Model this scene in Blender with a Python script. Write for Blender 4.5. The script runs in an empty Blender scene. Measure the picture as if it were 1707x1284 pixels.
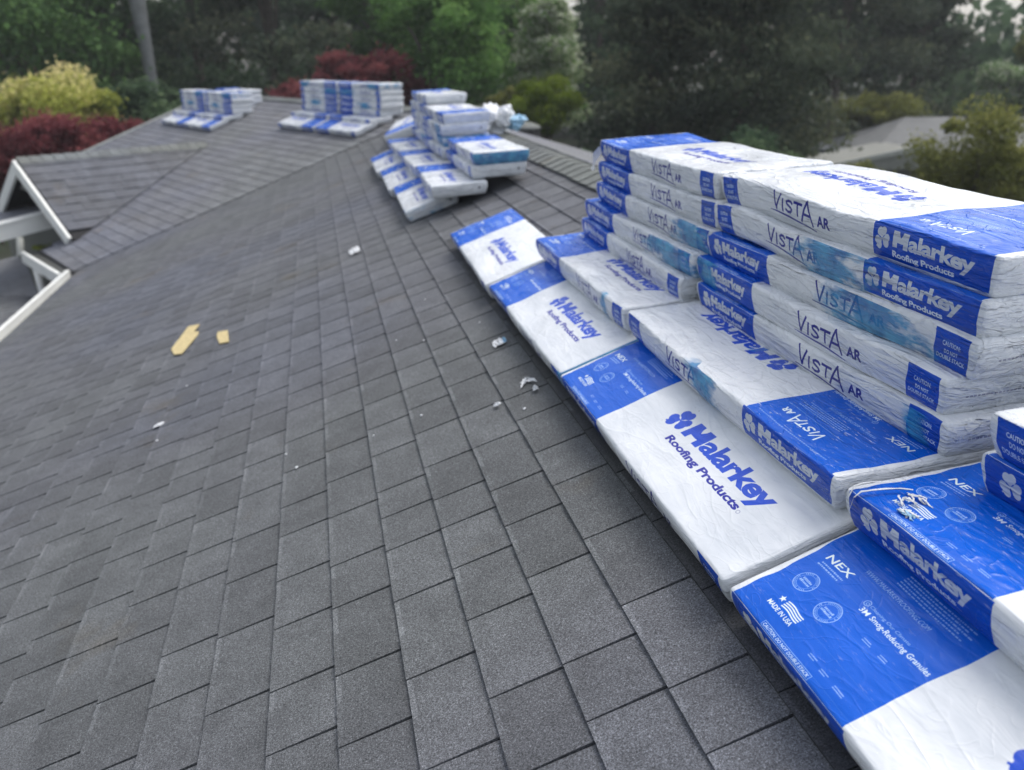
import bpy, math, random
import numpy as np
from mathutils import Vector, Matrix, noise as mnoise
R = math.radians
rnd = random.Random(7)
sc = bpy.context.scene
col = sc.collection

# ---------------------------------------------------------------- camera
CAMX = Vector((0.9751, -0.2218, 0.0)); CAMD = Vector((-0.0810, -0.3563, -0.9309)); CAMF = Vector((0.2064, 0.9077, -0.3654))
FPX = 1385.0
cd = bpy.data.cameras.new('camera'); cam = bpy.data.objects.new('camera', cd); col.objects.link(cam)
m = Matrix((CAMX, -CAMD, -CAMF)).transposed().to_4x4()
cam.matrix_world = m
cd.sensor_fit = 'HORIZONTAL'; cd.sensor_width = 36.0; cd.lens = FPX/1707*36
cd.clip_start = 0.02; cd.clip_end = 2000
cd.dof.use_dof = True; cd.dof.focus_distance = 1.5; cd.dof.aperture_fstop = 3.4
sc.camera = cam

# ---------------------------------------------------------------- sky, sun, exposure
w = bpy.data.worlds.new('World'); sc.world = w; w.use_nodes = True
nt = w.node_tree; nt.nodes.clear()
sky = nt.nodes.new('ShaderNodeTexSky'); sky.sky_type = 'NISHITA'; sky.sun_disc = False
SUN_EL, SUN_AZ = R(62), R(66)
sky.sun_elevation = SUN_EL; sky.sun_rotation = SUN_AZ
sky.air_density = 1.0; sky.dust_density = 4.0; sky.ozone_density = 1.0
hsv = nt.nodes.new('ShaderNodeHueSaturation'); hsv.inputs['Saturation'].default_value = 0.42
bg = nt.nodes.new('ShaderNodeBackground'); bg.inputs['Strength'].default_value = 0.15
wo = nt.nodes.new('ShaderNodeOutputWorld')
nt.links.new(sky.outputs[0], hsv.inputs['Color']); nt.links.new(hsv.outputs[0], bg.inputs[0]); nt.links.new(bg.outputs[0], wo.inputs[0])
sd = bpy.data.lights.new('sun', 'SUN'); sd.energy = 0.6; sd.angle = R(34); sd.color = (1.0, 0.97, 0.93)
so = bpy.data.objects.new('sun', sd); col.objects.link(so)
sv = Vector((math.sin(SUN_AZ)*math.cos(SUN_EL), math.cos(SUN_AZ)*math.cos(SUN_EL), math.sin(SUN_EL)))
so.rotation_euler = sv.to_track_quat('Z', 'Y').to_euler()
sc.view_settings.view_transform = 'Standard'; sc.view_settings.look = 'None'
sc.view_settings.exposure = 0.82; sc.view_settings.gamma = 1.0; sc.view_settings.use_curve_mapping = False
try:
    sc.cycles.use_denoising = True; sc.cycles.max_bounces = 6
except Exception: pass

# ---------------------------------------------------------------- helpers
def ray(px, py, dist):
    """a place in the world: direction given in photo pixels, distance in metres along the view axis"""
    return (CAMF + CAMX*((px-853.5)/FPX) + CAMD*((py-642)/FPX))*dist
def link(o, parent=None):
    col.objects.link(o)
    if parent is not None: o.parent = parent
    return o
def tag(o, label=None, cat=None, group=None, kind=None):
    if label: o['label'] = label
    if cat: o['category'] = cat
    if group: o['group'] = group
    if kind: o['kind'] = kind
    return o
def empty(name, loc=(0, 0, 0)):
    o = bpy.data.objects.new(name, None); o.empty_display_size = 0.1; col.objects.link(o); o.location = loc
    return o
class MB:
    def __init__(s): s.v = []; s.f = []; s.t = []
    def add(s, verts, faces, tone=0.5):
        b = len(s.v); s.v += [tuple(p) for p in verts]; s.f += [tuple(i+b for i in f) for f in faces]; s.t += [tone]*len(faces)
    def hexa(s, p, tone=0.5):  # p: 8 points, bottom 4 ccw then top 4
        s.add(p, [(3, 2, 1, 0), (4, 5, 6, 7), (0, 1, 5, 4), (1, 2, 6, 5), (2, 3, 7, 6), (3, 0, 4, 7)], tone)
    def box(s, c, sx, sy, sz, ax=None, tone=0.5):
        ax = ax or (Vector((1, 0, 0)), Vector((0, 1, 0)), Vector((0, 0, 1)))
        c = Vector(c); P = []
        for dz in (-1, 1):
            for dx, dy in ((-1, -1), (1, -1), (1, 1), (-1, 1)):
                P.append(c + ax[0]*dx*sx/2 + ax[1]*dy*sy/2 + ax[2]*dz*sz/2)
        s.hexa(P, tone)
    def beam(s, a, b, wd, ht, up=Vector((0, 0, 1)), tone=0.5):
        a = Vector(a); b = Vector(b); x = (b-a); L = x.length; x.normalize(); y = up.cross(x).normalized(); z = x.cross(y)
        s.box((a+b)/2, L, wd, ht, (x, y, z), tone)
    def tube(s, pts, rad, n=8, tone=0.5):
        rings = []
        for i, p in enumerate(pts):
            p = Vector(p); d = (Vector(pts[min(i+1, len(pts)-1)])-Vector(pts[max(i-1, 0)])).normalized()
            a = d.orthogonal().normalized(); b = d.cross(a); r = rad[i] if isinstance(rad, (list, tuple)) else rad
            rings.append([p + a*math.cos(2*math.pi*k/n)*r + b*math.sin(2*math.pi*k/n)*r for k in range(n)])
        V = [q for rg in rings for q in rg]; F = []
        for i in range(len(pts)-1):
            for k in range(n):
                F.append((i*n+k, i*n+(k+1) % n, (i+1)*n+(k+1) % n, (i+1)*n+k))
        F.append(tuple(range(n))[::-1]); F.append(tuple((len(pts)-1)*n+k for k in range(n)))
        s.add(V, F, tone)
    def mesh(s, name, mat, smooth=False):
        me = bpy.data.meshes.new(name); me.from_pydata(s.v, [], s.f)
        at = me.attributes.new('tone', 'FLOAT', 'FACE'); at.data.foreach_set('value', s.t)
        if mat: me.materials.append(mat)
        if smooth: me.polygons.foreach_set('use_smooth', [True]*len(me.polygons))
        me.update(); return me
    def build(s, name, mat, parent=None, smooth=False):
        return link(bpy.data.objects.new(name, s.mesh(name, mat, smooth)), parent)

def mat_new(name):
    mt = bpy.data.materials.new(name); mt.use_nodes = True; t = mt.node_tree
    return mt, t, t.nodes['Principled BSDF'], t.nodes.new, t.links.new
def math_node(t, op, a, b=None, clamp=False):
    n = t.nodes.new('ShaderNodeMath'); n.operation = op; n.use_clamp = clamp
    for i, x in enumerate((a, b)):
        if x is None: continue
        if isinstance(x, (int, float)): n.inputs[i].default_value = x
        else: t.links.new(x, n.inputs[i])
    return n.outputs[0]
def noise_node(t, vec, scale, detail=2, rough=0.5, dist=0.0):
    n = t.nodes.new('ShaderNodeTexNoise'); n.inputs['Scale'].default_value = scale; n.inputs['Detail'].default_value = detail
    n.inputs['Roughness'].default_value = rough; n.inputs['Distortion'].default_value = dist
    if vec is not None: t.links.new(vec, n.inputs['Vector'])
    return n.outputs['Fac']
def ramp(t, fac, stops):
    n = t.nodes.new('ShaderNodeValToRGB'); e = n.color_ramp.elements
    while len(e) < len(stops): e.new(0.5)
    for i, (p, c) in enumerate(stops):
        e[i].position = p; e[i].color = (c[0], c[1], c[2], 1) if hasattr(c, '__len__') else (c, c, c, 1)
    t.links.new(fac, n.inputs[0]); return n.outputs[0]
def mixc(t, fac, a, b, mode='MIX'):
    n = t.nodes.new('ShaderNodeMix'); n.data_type = 'RGBA'; n.blend_type = mode
    for s, x in ((n.inputs[0], fac), (n.inputs[6], a), (n.inputs[7], b)):
        if isinstance(x, (int, float)): s.default_value = x
        elif isinstance(x, (tuple, list)): s.default_value = (*x, 1)
        else: t.links.new(x, s)
    return n.outputs[2]
def geo_pos(t): return t.nodes.new('ShaderNodeNewGeometry').outputs['Position']
def attr(t, name, typ='GEOMETRY'):
    n = t.nodes.new('ShaderNodeAttribute'); n.attribute_type = typ; n.attribute_name = name; return n.outputs['Fac']
def mapping(t, vec, scale):
    n = t.nodes.new('ShaderNodeMapping'); n.inputs['Scale'].default_value = scale; t.links.new(vec, n.inputs[0]); return n.outputs[0]
def bump(t, h, strength, dist):
    n = t.nodes.new('ShaderNodeBump'); n.inputs['Strength'].default_value = strength; n.inputs['Distance'].default_value = dist
    t.links.new(h, n.inputs['Height']); return n

def plain(name, color, rough=0.6, var=0.12, scale=6.0, bmp=0.0):
    mt, t, b, N, L = mat_new(name)
    p = geo_pos(t); f = noise_node(t, p, scale, 4, 0.6)
    c0 = [c*(1-var) for c in color]; c1 = [min(1, c*(1+var)) for c in color]
    L(ramp(t, f, [(0.3, c0), (0.7, c1)]), b.inputs['Base Color']); b.inputs['Roughness'].default_value = rough
    if bmp: L(bump(t, noise_node(t, p, scale*12, 3), bmp, 0.01).outputs[0], b.inputs['Normal'])
    return mt

# asphalt shingle with mineral granules
def shingle_mat(name, base, fine=1.0):
    mt, t, b, N, L = mat_new(name)
    p = geo_pos(t)
    g1 = noise_node(t, p, 330, 2, 0.85); g2 = noise_node(t, p, 160, 2, 0.6)
    blot = noise_node(t, p, 9, 4, 0.65); big = noise_node(t, p, 0.55, 2, 0.5)
    tone = attr(t, 'tone')
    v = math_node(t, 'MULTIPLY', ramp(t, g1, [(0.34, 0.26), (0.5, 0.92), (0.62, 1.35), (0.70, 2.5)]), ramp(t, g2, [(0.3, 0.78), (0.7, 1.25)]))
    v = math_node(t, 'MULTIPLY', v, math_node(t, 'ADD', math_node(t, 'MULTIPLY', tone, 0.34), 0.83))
    v = math_node(t, 'MULTIPLY', v, ramp(t, blot, [(0.3, 0.82), (0.7, 1.2)]))
    tint = ramp(t, big, [(0.36, (1.01, 1.03, 0.97)), (0.5, (1.0, 1.0, 1.0)), (0.64, (0.95, 0.98, 1.07))])
    mn = N('ShaderNodeVectorMath'); mn.operation = 'SCALE'; L(tint, mn.inputs[0]); L(v, mn.inputs['Scale'])
    st1 = ramp(t, noise_node(t, p, 1.7, 4, 0.7), [(0.60, (1, 1, 1)), (0.74, (1.02, 0.90, 0.74))])
    mq = N('ShaderNodeVectorMath'); mq.operation = 'MULTIPLY'; L(mn.outputs[0], mq.inputs[0]); L(st1, mq.inputs[1]); mn = mq
    m2 = N('ShaderNodeVectorMath'); m2.operation = 'MULTIPLY'; L(mn.outputs[0], m2.inputs[0]); m2.inputs[1].default_value = base
    L(m2.outputs[0], b.inputs['Base Color'])
    b.inputs['Roughness'].default_value = 0.74; b.inputs['Specular IOR Level'].default_value = 0.45
    L(bump(t, g1, 0.55*fine, 0.0022).outputs[0], b.inputs['Normal'])
    return mt
M = {}
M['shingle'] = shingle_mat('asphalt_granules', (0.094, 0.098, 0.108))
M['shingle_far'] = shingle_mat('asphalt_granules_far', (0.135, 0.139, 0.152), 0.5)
M['cap'] = shingle_mat('asphalt_cap', (0.135, 0.145, 0.138), 0.5)
M['felt'] = plain('roof_felt', (0.018, 0.018, 0.02), 0.9)
M['white_trim'] = plain('white_trim', (0.72, 0.73, 0.70), 0.45, 0.06, 3)
M['soffit'] = plain('soffit', (0.46, 0.48, 0.45), 0.6, 0.06, 3)
M['wall'] = plain('wall', (0.17, 0.18, 0.165), 0.8, 0.1, 4)
M['dark'] = plain('near_black', (0.015, 0.016, 0.018), 0.6)
M['gutter_dark'] = plain('wet_gutter', (0.055, 0.058, 0.052), 0.5)
M['bark'] = plain('bark', (0.10, 0.085, 0.07), 0.9, 0.3, 8, 0.3)
M['pale_bark'] = plain('pale_bark', (0.17, 0.18, 0.18), 0.9, 0.2, 5, 0.3)
M['wood'] = plain('fresh_pine', (0.60, 0.49, 0.25), 0.8, 0.2, 60, 0.4)
M['film'] = plain('torn_film', (0.74, 0.76, 0.78), 0.35, 0.15, 60, 0.3)
M['film_blue'] = plain('torn_film_blue', (0.25, 0.45, 0.62), 0.35, 0.5, 60, 0.3)
M['moss'] = plain('moss', (0.20, 0.24, 0.03), 0.9, 0.3, 40)

# ---------------------------------------------------------------- the printed wrapper, drawn from strokes and letters
PX = 2.0; AW, AH = 2048, 1216
TOP0, S10, S20, E0 = 4, 350, 434, 518         # mm offsets of the strips in the sheet
SS = 3
def rast_tris(tris, mask, ox, oy, k):
    """tris in mm relative to strip origin -> coverage in the supersampled mask"""
    H, Wd = mask.shape
    t = tris*k; t[..., 0] += ox*k; t[..., 1] += oy*k
    for a, b, c in t:
        x0, x1 = int(max(0, min(a[0], b[0], c[0])-1)), int(min(Wd-1, max(a[0], b[0], c[0])+2))
        y0, y1 = int(max(0, min(a[1], b[1], c[1])-1)), int(min(H-1, max(a[1], b[1], c[1])+2))
        if x1 <= x0 or y1 <= y0: continue
        X, Y = np.meshgrid(np.arange(x0, x1)+.5, np.arange(y0, y1)+.5)
        e = lambda p, q: (q[0]-p[0])*(Y-p[1])-(q[1]-p[1])*(X-p[0])
        e1, e2, e3 = e(a, b), e(b, c), e(c, a)
        mask[y0:y1, x0:x1] |= ((e1 >= 0) & (e2 >= 0) & (e3 >= 0)) | ((e1 <= 0) & (e2 <= 0) & (e3 <= 0))
_glyph = {}
def text_tris(s, bold=0.0, spacing=1.0):
    key = (s, bold, spacing)
    if key in _glyph: return _glyph[key].copy()
    cu = bpy.data.curves.new('lettering', 'FONT'); cu.body = s; cu.offset = bold; cu.space_character = spacing; cu.resolution_u = 3
    o = bpy.data.objects.new('lettering', cu); col.objects.link(o)
    dg = bpy.context.evaluated_depsgraph_get(); me = bpy.data.meshes.new_from_object(o.evaluated_get(dg))
    me.calc_loop_triangles(); V = np.array([v.co[:2] for v in me.vertices]); T = np.array([lt.vertices[:] for lt in me.loop_triangles])
    bpy.data.objects.remove(o); bpy.data.curves.remove(cu); bpy.data.meshes.remove(me)
    tr = V[T]; _glyph[key] = tr; return tr.copy()
sheet = np.zeros((AH, AW, 3), np.float32); WHITE = np.array((0.75, 0.775, 0.80)); BLUE = np.array((0.002, 0.108, 0.60)); BLUE_S = np.array((0.002, 0.070, 0.50))
NAVY = np.array((0.025, 0.03, 0.26)); LOGO = np.array((0.02, 0.085, 0.58)); PALE = np.array((0.34, 0.50, 0.86)); GREYW = np.array((0.62, 0.66, 0.72))
sheet[:] = WHITE
def wordmark(st, x0, y0, x1, y1, c):
    """heavy lettering: y0 is the foot of the descender, y1 the cap height"""
    H_ = y1-y0; base = y0+H_*.20; mw = (x1-x0)*.215; h = y1-base; a = mw*.30
    for P_ in ([(0, 0), (a, 0), (a, 1), (0, 1)], [(mw-a, 0), (mw, 0), (mw, 1), (mw-a, 1)]):
        st.poly([(x0+p[0], base+p[1]*h) for p in P_], c)
    st.tris([[(x0+a*.2, y1), (x0+a*1.2, y1), (x0+mw/2, base+h*.28)], [(x0+a*1.0, y1), (x0+mw/2, base+h*.62), (x0+mw/2, base+h*.28)], [(x0+mw-a*.2, y1), (x0+mw/2, base+h*.28), (x0+mw-a*1.2, y1)], [(x0+mw-a, y1), (x0+mw/2, base+h*.28), (x0+mw/2, base+h*.62)], [(x0+a*.9, y1), (x0+a*.9, base+h*.3), (x0+mw/2, base+h*.28)], [(x0+mw-a*.9, y1), (x0+mw/2, base+h*.28), (x0+mw-a*.9, base+h*.3)]], c)
    st.text('alarkey', x0+mw*1.03, y0, x1, y1, c, bold=0.036, spacing=0.93)
class Strip:
    def __init__(s, y0, flip=False): s.y0 = y0; s.x0 = 10; s.flip = flip
    def tris(s, T, c, a=1.0):
        T = np.array(T, float); mn, mx = T.reshape(-1, 2).min(0), T.reshape(-1, 2).max(0)
        X0, Y0 = max(0, int((mn[0]+s.x0)*PX)-2), max(0, int((mn[1]+s.y0)*PX)-2); X1, Y1 = min(AW, int((mx[0]+s.x0)*PX)+4), min(AH, int((mx[1]+s.y0)*PX)+4)
        if X1 <= X0 or Y1 <= Y0: return
        mask = np.zeros(((Y1-Y0)*SS, (X1-X0)*SS), bool); rast_tris(T, mask, s.x0-X0/PX, s.y0-Y0/PX, PX*SS)
        m_ = mask.reshape(Y1-Y0, SS, X1-X0, SS).mean((1, 3))[..., None]*a
        sheet[Y0:Y1, X0:X1] = sheet[Y0:Y1, X0:X1]*(1-m_)+np.asarray(c)*m_
    def text(s, txt, x0, y0, x1, y1, c, bold=0.0, shear=0.0, spacing=1.0, a=1.0, warp=None):
        T = text_tris(txt, bold, spacing); mn, mx = T.reshape(-1, 2).min(0), T.reshape(-1, 2).max(0)
        T = (T-mn)/(mx-mn); T[..., 0] += shear*(T[..., 1]-.5)
        T[..., 0] = x0+T[..., 0]*(x1-x0); T[..., 1] = y0+T[..., 1]*(y1-y0)
        s.tris(T, c, a)
    def poly(s, pts, c, a=1.0):
        p = np.array(pts, float); s.tris([[p[0], p[i], p[i+1]] for i in range(1, len(p)-1)], c, a)
    def rect(s, x0, y0, x1, y1, c, a=1.0): s.poly([(x0, y0), (x1, y0), (x1, y1), (x0, y1)], c, a)
    def strokes(s, lines, wd, c, a=1.0):
        T = []
        for ln in lines:
            for i in range(len(ln)-1):
                p, q = np.array(ln[i], float), np.array(ln[i+1], float); d = q-p; L_ = max(1e-6, np.hypot(*d)); n_ = np.array((-d[1], d[0]))/L_*wd/2; e_ = d/L_*wd*.25
                T += [[p-n_-e_, q-n_+e_, q+n_+e_], [p-n_-e_, q+n_+e_, p+n_-e_]]
        s.tris(T, c, a)
    def disc(s, cx, cy, r, c, n=18, rx=None):
        rx = rx or r; s.poly([(cx+rx*math.cos(k*2*math.pi/n), cy+r*math.sin(k*2*math.pi/n)) for k in range(n)], c)
    def ring(s, cx, cy, r, wd, c, a=1.0):
        s.strokes([[(cx+r*math.cos(k*math.pi/18), cy+r*math.sin(k*math.pi/18)) for k in range(37)]], wd, c, a)
def clover(st, cx, cy, h, c):
    T = []
    r = h*0.20
    for ang in (100, 350, 215):
        a = R(ang); px, py = cx+math.cos(a)*h*.27, cy+math.sin(a)*h*.27
        for sgn in (-1, 1):
            q = (px-math.sin(a)*sgn*r*.62, py+math.cos(a)*sgn*r*.62)
            st.disc(q[0]+math.cos(a)*r*.3, q[1]+math.sin(a)*r*.3, r, c, 14)
        st.poly([(cx, cy), (px-math.sin(a)*r*1.45, py+math.cos(a)*r*1.45), (px+math.cos(a)*r*.6, py+math.sin(a)*r*.6), (px+math.sin(a)*r*1.45, py-math.cos(a)*r*1.45)], c)
    st.strokes([[(cx, cy), (cx-h*.22, cy-h*.28), (cx-h*.42, cy-h*.38)]], h*.06, c)
def vista(st, x0, y0, h, wd, c, ar=True, arc=True):
    k = wd  # width of VISTA
    S_ = [(.50, .66), (.46, .74), (.40, .75), (.35, .69), (.36, .60), (.46, .47), (.49, .38), (.45, .28), (.38, .26), (.33, .33)]
    L_ = [[(0, 1), (.075, .22)], [(.075, .22), (.19, .93)], [(.255, .74), (.245, .22)], S_, [(.54, .76), (.75, .76)], [(.645, .76), (.635, .24)],
          [(.73, .10), (.865, 1.0)], [(.865, 1.0), (1.0, .04)], [(.78, .42), (.95, .42)]]
    st.strokes([[(x0+p[0]*k, y0+p[1]*h) for p in ln] for ln in L_], h*.115, c)
    if arc:
        n = 16; A = []
        for i in range(n):
            f = i/(n-1); x = x0-.10*k+f*1.17*k; y = y0+h*(.12-.26*f*f+.0*f); A.append((x, y))
        for i in range(n-1): st.strokes([[A[i], A[i+1]]], h*(.03+.06*math.sin(math.pi*(i+.5)/n)), c)
    if ar: st.text('AR', x0+k*1.10, y0+h*.12, x0+k*1.42, y0+h*.60, c, bold=0.035)
def wavy_band(st, x0, x1, y0, y1, c, amp=2.0, ph=0.0):
    n = 24
    for i in range(n):
        ya, yb = y0+(y1-y0)*i/n, y0+(y1-y0)*(i+1)/n
        fa = amp*(math.sin(ya*.021+ph)+.4*math.sin(ya*.09+ph*2)); fb = amp*(math.sin(yb*.021+ph)+.4*math.sin(yb*.09+ph*2))
        st.poly([(x0+fa, ya), (x1, ya), (x1, yb+.2), (x0+fb, yb+.2)], c)
top = Strip(TOP0); s1 = Strip(S10); s2 = Strip(S20)
# top face
wavy_band(top, 13, 320, 0, 340, BLUE, 4.0)
top.text('NEX', 38, 160, 101, 175, (0.85, 0.93, 0.9), bold=0.012, shear=0.02)
for k, (xa, xb) in enumerate(((43, 99), (40, 94))):
    x = xa
    while x < xb:
        d = rnd.uniform(2.0, 6.5); top.rect(x, 150-k*6.5, min(xb, x+d), 153-k*6.5, PALE, .8); x += d+1.3
for cx, cy in ((68, 106), (142, 98)):
    top.ring(cx, cy, 21, 1.3, PALE); top.ring(cx, cy, 15.5, .5, PALE)
    for k in range(40):
        if k % 20 > 16 or rnd.random() < .12: continue
        a = k*math.pi/20; top.strokes([[(cx+17*math.cos(a), cy+17*math.sin(a)), (cx+19.5*math.cos(a), cy+19.5*math.sin(a))]], 1.2, PALE, .8)
    for k, wd_ in enumerate((22, 25)):
        x = cx-wd_/2
        while x < cx+wd_/2:
            d = rnd.uniform(1.2, 3.2); top.rect(x, cy+.8-k*6, x+d, cy+5-k*6+rnd.uniform(-1, .8), PALE); x += d+.9
top.text('MADE IN USA', 68, 35, 134, 44, (0.82, 0.88, 0.86), bold=0.02)
P5 = [(79+7*(1 if k % 2 == 0 else .42)*math.sin(k*math.pi/5), 58+7*(1 if k % 2 == 0 else .42)*math.cos(k*math.pi/5)) for k in range(10)]
top.tris([[(79, 58), P5[k], P5[(k+1) % 10]] for k in range(10)], (0.82, 0.88, 0.86))
for k in range(4):
    top.strokes([[(90+f*45, 49+k*4.3+1.5*math.sin(f*5.5)) for f in [i/10 for i in range(11)]]], 2.3, (0.82, 0.88, 0.84))
top.strokes([[(101, 3.5), (233, 3.5), (233, 14), (101, 14), (101, 3.5)]], .9, PALE)
top.text('CAUTION: DO NOT DOUBLE STACK', 104, 5.6, 230, 11.8, (0.75, 0.84, 0.92), bold=0.015, shear=0.005)
top.text('3M', 162, 137, 180, 147, (0.8, 0.88, 0.95), bold=0.012)
top.text('Smog-Reducing Granules', 186, 134.5, 312, 147.5, (0.8, 0.88, 0.95), bold=0.012)
top.text('Cleaning Our Climate', 168, 150.5, 256, 158, PALE, bold=0.0)
top.ring(160, 155, 5.5, 1.2, PALE); top.ring(161, 154.5, 2.4, 1.0, PALE)
top.text('WWW.MALARKEYROOFING.COM', 102, 189, 246, 197.5, PALE, bold=0.0, shear=0.01)
for (qx, qy) in ((195, 30), (228, 27), (262, 26), (212, 108), (250, 107)):      # captions that stand beside the code squares
    for j in range(2): top.rect(qx, qy+j*4, qx+rnd.uniform(14, 22), qy+1.6+j*4, PALE, .7)
vista(top, 140, 262, 36, 100, (0.78, 0.86, 0.92), True, False)
top.strokes([[(112, 254), (300, 252)]], .8, PALE)
for k in range(5):
    x = 150
    while x < 285-12*(k % 2):
        d = rnd.uniform(2, 8); top.rect(x, 236-k*6, x+d, 238.4-k*6, PALE, .75); x += d+1.6
x = 60
while x < 300:
    d = rnd.uniform(2, 7); top.rect(x, 318, x+d, 321, PALE, .6); x += d+1.8
clover(top, 484, 160, 66, LOGO)
wordmark(top, 530, 124, 888, 190, LOGO)
top.text('Roofing Products', 524, 95, 852, 121, NAVY*1.3, bold=0.038, spacing=.97)
top.ring(860, 106, 4, 1.0, NAVY, .7)
# long sides
def side(st, alt):
    X = (lambda a, b: (1000-b, 1000-a)) if alt else (lambda a, b: (a, b))
    a, b = X(10, 325)
    st.rect(a, 12 if alt else 1, b, 79 if alt else 78, BLUE_S)
    if alt:
        clover(st, 705, 47, 42, GREYW); wordmark(st, 738, 29, 952, 68, GREYW)
        st.text('Roofing Products', 738, 15, 908, 31, (0.72, 0.78, 0.86), bold=0.034, spacing=.97); vista(st, 285, 22, 52, 165, NAVY)
    else:
        clover(st, 62, 46, 42, GREYW); wordmark(st, 92, 30, 290, 68, GREYW)
        st.text('Roofing Products', 90, 16, 256, 31, (0.72, 0.78, 0.86), bold=0.034, spacing=.97); vista(st, 535, 20, 53, 165, NAVY)
    a, b = X(902, 986)
    n = 16
    for i in range(n):
        y0, y1 = 2+74*i/n, 2+74*(i+1)/n; f = lambda y: 1.6*math.sin(y*.13)
        st.poly([(a+f(y0), y0), (b+f(y0+20), y0), (b+f(y1+20), y1+.2), (a+f(y1), y1+.2)], BLUE_S)
    c = (a+b)/2
    for j, (tx, hw) in enumerate((('CAUTION:', 22), ('DO NOT', 17), ('DOUBLE STACK', 35))):
        st.text(tx, c-hw, 50-j*15, c+hw, 59-j*15, (0.70, 0.80, 0.92), bold=0.02)
side(s1, False); side(s2, True)
en = Strip(E0)
for k in range(26): en.rect(40+k*8, 37, 45+k*8+rnd.uniform(0, 2), 40.5, NAVY*.5, .55)
en.disc(290, 40, 7, (0.05, 0.05, 0.08))
# encode to sRGB and store in an image made here
s_ = np.clip(sheet, 0, 1); s_ = np.where(s_ <= 0.0031308, s_*12.92, 1.055*s_**(1/2.4)-0.055)
img = bpy.data.images.new('wrapper_print', AW, AH, alpha=False)
buf = np.ones((AH, AW, 4), np.float32); buf[..., :3] = s_; img.pixels.foreach_set(buf.ravel()); img.update(); img.pack()

# wrapper material
mt, t, b, N, L = mat_new('printed_plastic_wrap'); M['wrap'] = mt
uvn = N('ShaderNodeUVMap'); uvn.uv_map = 'UVMap'
tcn = N('ShaderNodeTexCoord'); ob = tcn.outputs['Object']
oi = N('ShaderNodeObjectInfo').outputs['Random']
cmb = N('ShaderNodeCombineXYZ'); L(math_node(t, 'MULTIPLY', oi, 37.0), cmb.inputs[0]); L(math_node(t, 'MULTIPLY', oi, 91.0), cmb.inputs[1])
va = N('ShaderNodeVectorMath'); va.operation = 'ADD'; L(ob, va.inputs[0]); L(cmb.outputs[0], va.inputs[1]); ov = va.outputs[0]
wob = noise_node(t, ov, 9, 2, 0.5)
wv = N('ShaderNodeCombineXYZ'); L(math_node(t, 'MULTIPLY', math_node(t, 'SUBTRACT', wob, 0.5), 0.010), wv.inputs[0])
L(math_node(t, 'MULTIPLY', math_node(t, 'SUBTRACT', noise_node(t, ov, 14, 2), 0.5), 0.006), wv.inputs[1])
ua = N('ShaderNodeVectorMath'); ua.operation = 'ADD'; L(uvn.outputs[0], ua.inputs[0]); L(wv.outputs[0], ua.inputs[1])
im = N('ShaderNodeTexImage'); im.image = img; im.interpolation = 'Cubic'; L(ua.outputs[0], im.inputs[0])
colr = im.outputs[0]
# scuffs: small pale scratches on the ink, dirt specks on the film
scr = noise_node(t, mapping(t, ov, (10, 55, 90)), 3.2, 5, 0.7)
wear = attr(t, 'wear', 'OBJECT')
scm = math_node(t, 'MULTIPLY', ramp(t, scr, [(0.60, 0.0), (0.68, 1.0)]), math_node(t, 'ADD', math_node(t, 'MULTIPLY', wear, 0.75), 0.03), True)
colr = mixc(t, scm, colr, (0.62, 0.68, 0.76))
dirt = math_node(t, 'MULTIPLY', ramp(t, noise_node(t, ov, 120, 2, 0.5), [(0.755, 0.0), (0.775, 1.0)]), ramp(t, noise_node(t, ov, 5, 2), [(0.5, 0.0), (0.6, 1.0)]))
colr = mixc(t, math_node(t, 'MULTIPLY', dirt, 0.8), colr, (0.05, 0.045, 0.04))
grey = noise_node(t, mapping(t, ov, (5, 9, 16)), 1.0, 4, 0.6)
colr = mixc(t, 1.0, colr, ramp(t, grey, [(0.3, (0.80, 0.82, 0.845)), (0.65, (1.0, 1.0, 1.0))]), 'MULTIPLY')
# a smear of teal ink at stain_u along the bundle
sx = N('ShaderNodeSeparateXYZ'); L(ob, sx.inputs[0])
du = math_node(t, 'ABSOLUTE', math_node(t, 'SUBTRACT', sx.outputs[0], attr(t, 'stain_u', 'OBJECT')))
fall = math_node(t, 'SUBTRACT', 1.0, math_node(t, 'DIVIDE', du, math_node(t, 'ADD', attr(t, 'stain_w', 'OBJECT'), 0.0001)), True)
stn = math_node(t, 'ADD', noise_node(t, mapping(t, ov, (7, 10, 22)), 1.4, 4, 0.65), math_node(t, 'MULTIPLY', fall, 0.42))
stm = math_node(t, 'MULTIPLY', ramp(t, stn, [(0.62, 0.0), (0.80, 1.0)]), ramp(t, fall, [(0.0, 0.0), (0.35, 1.0)]))
topmask = math_node(t, 'SUBTRACT', 1.0, math_node(t, 'GREATER_THAN', sx.outputs[2], 0.0735))
stm = math_node(t, 'MULTIPLY', stm, math_node(t, 'MULTIPLY', topmask, 0.9))
colr = mixc(t, stm, colr, ramp(t, noise_node(t, ov, 25, 3), [(0.3, (0.006, 0.12, 0.36)), (0.75, (0.06, 0.36, 0.60))]))
L(colr, b.inputs['Base Color'])
b.inputs['Specular IOR Level'].default_value = 0.27
L(ramp(t, noise_node(t, ov, 8, 3), [(0.3, 0.15), (0.7, 0.33)]), b.inputs['Roughness'])
# stretch wrinkles and drops of water
wr1 = noise_node(t, mapping(t, ov, (5, 18, 42)), 1.0, 3, 0.5, 0.9)
wr2 = noise_node(t, mapping(t, ov, (13, 20, 80)), 1.0, 3, 0.5, 0.6)
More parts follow.
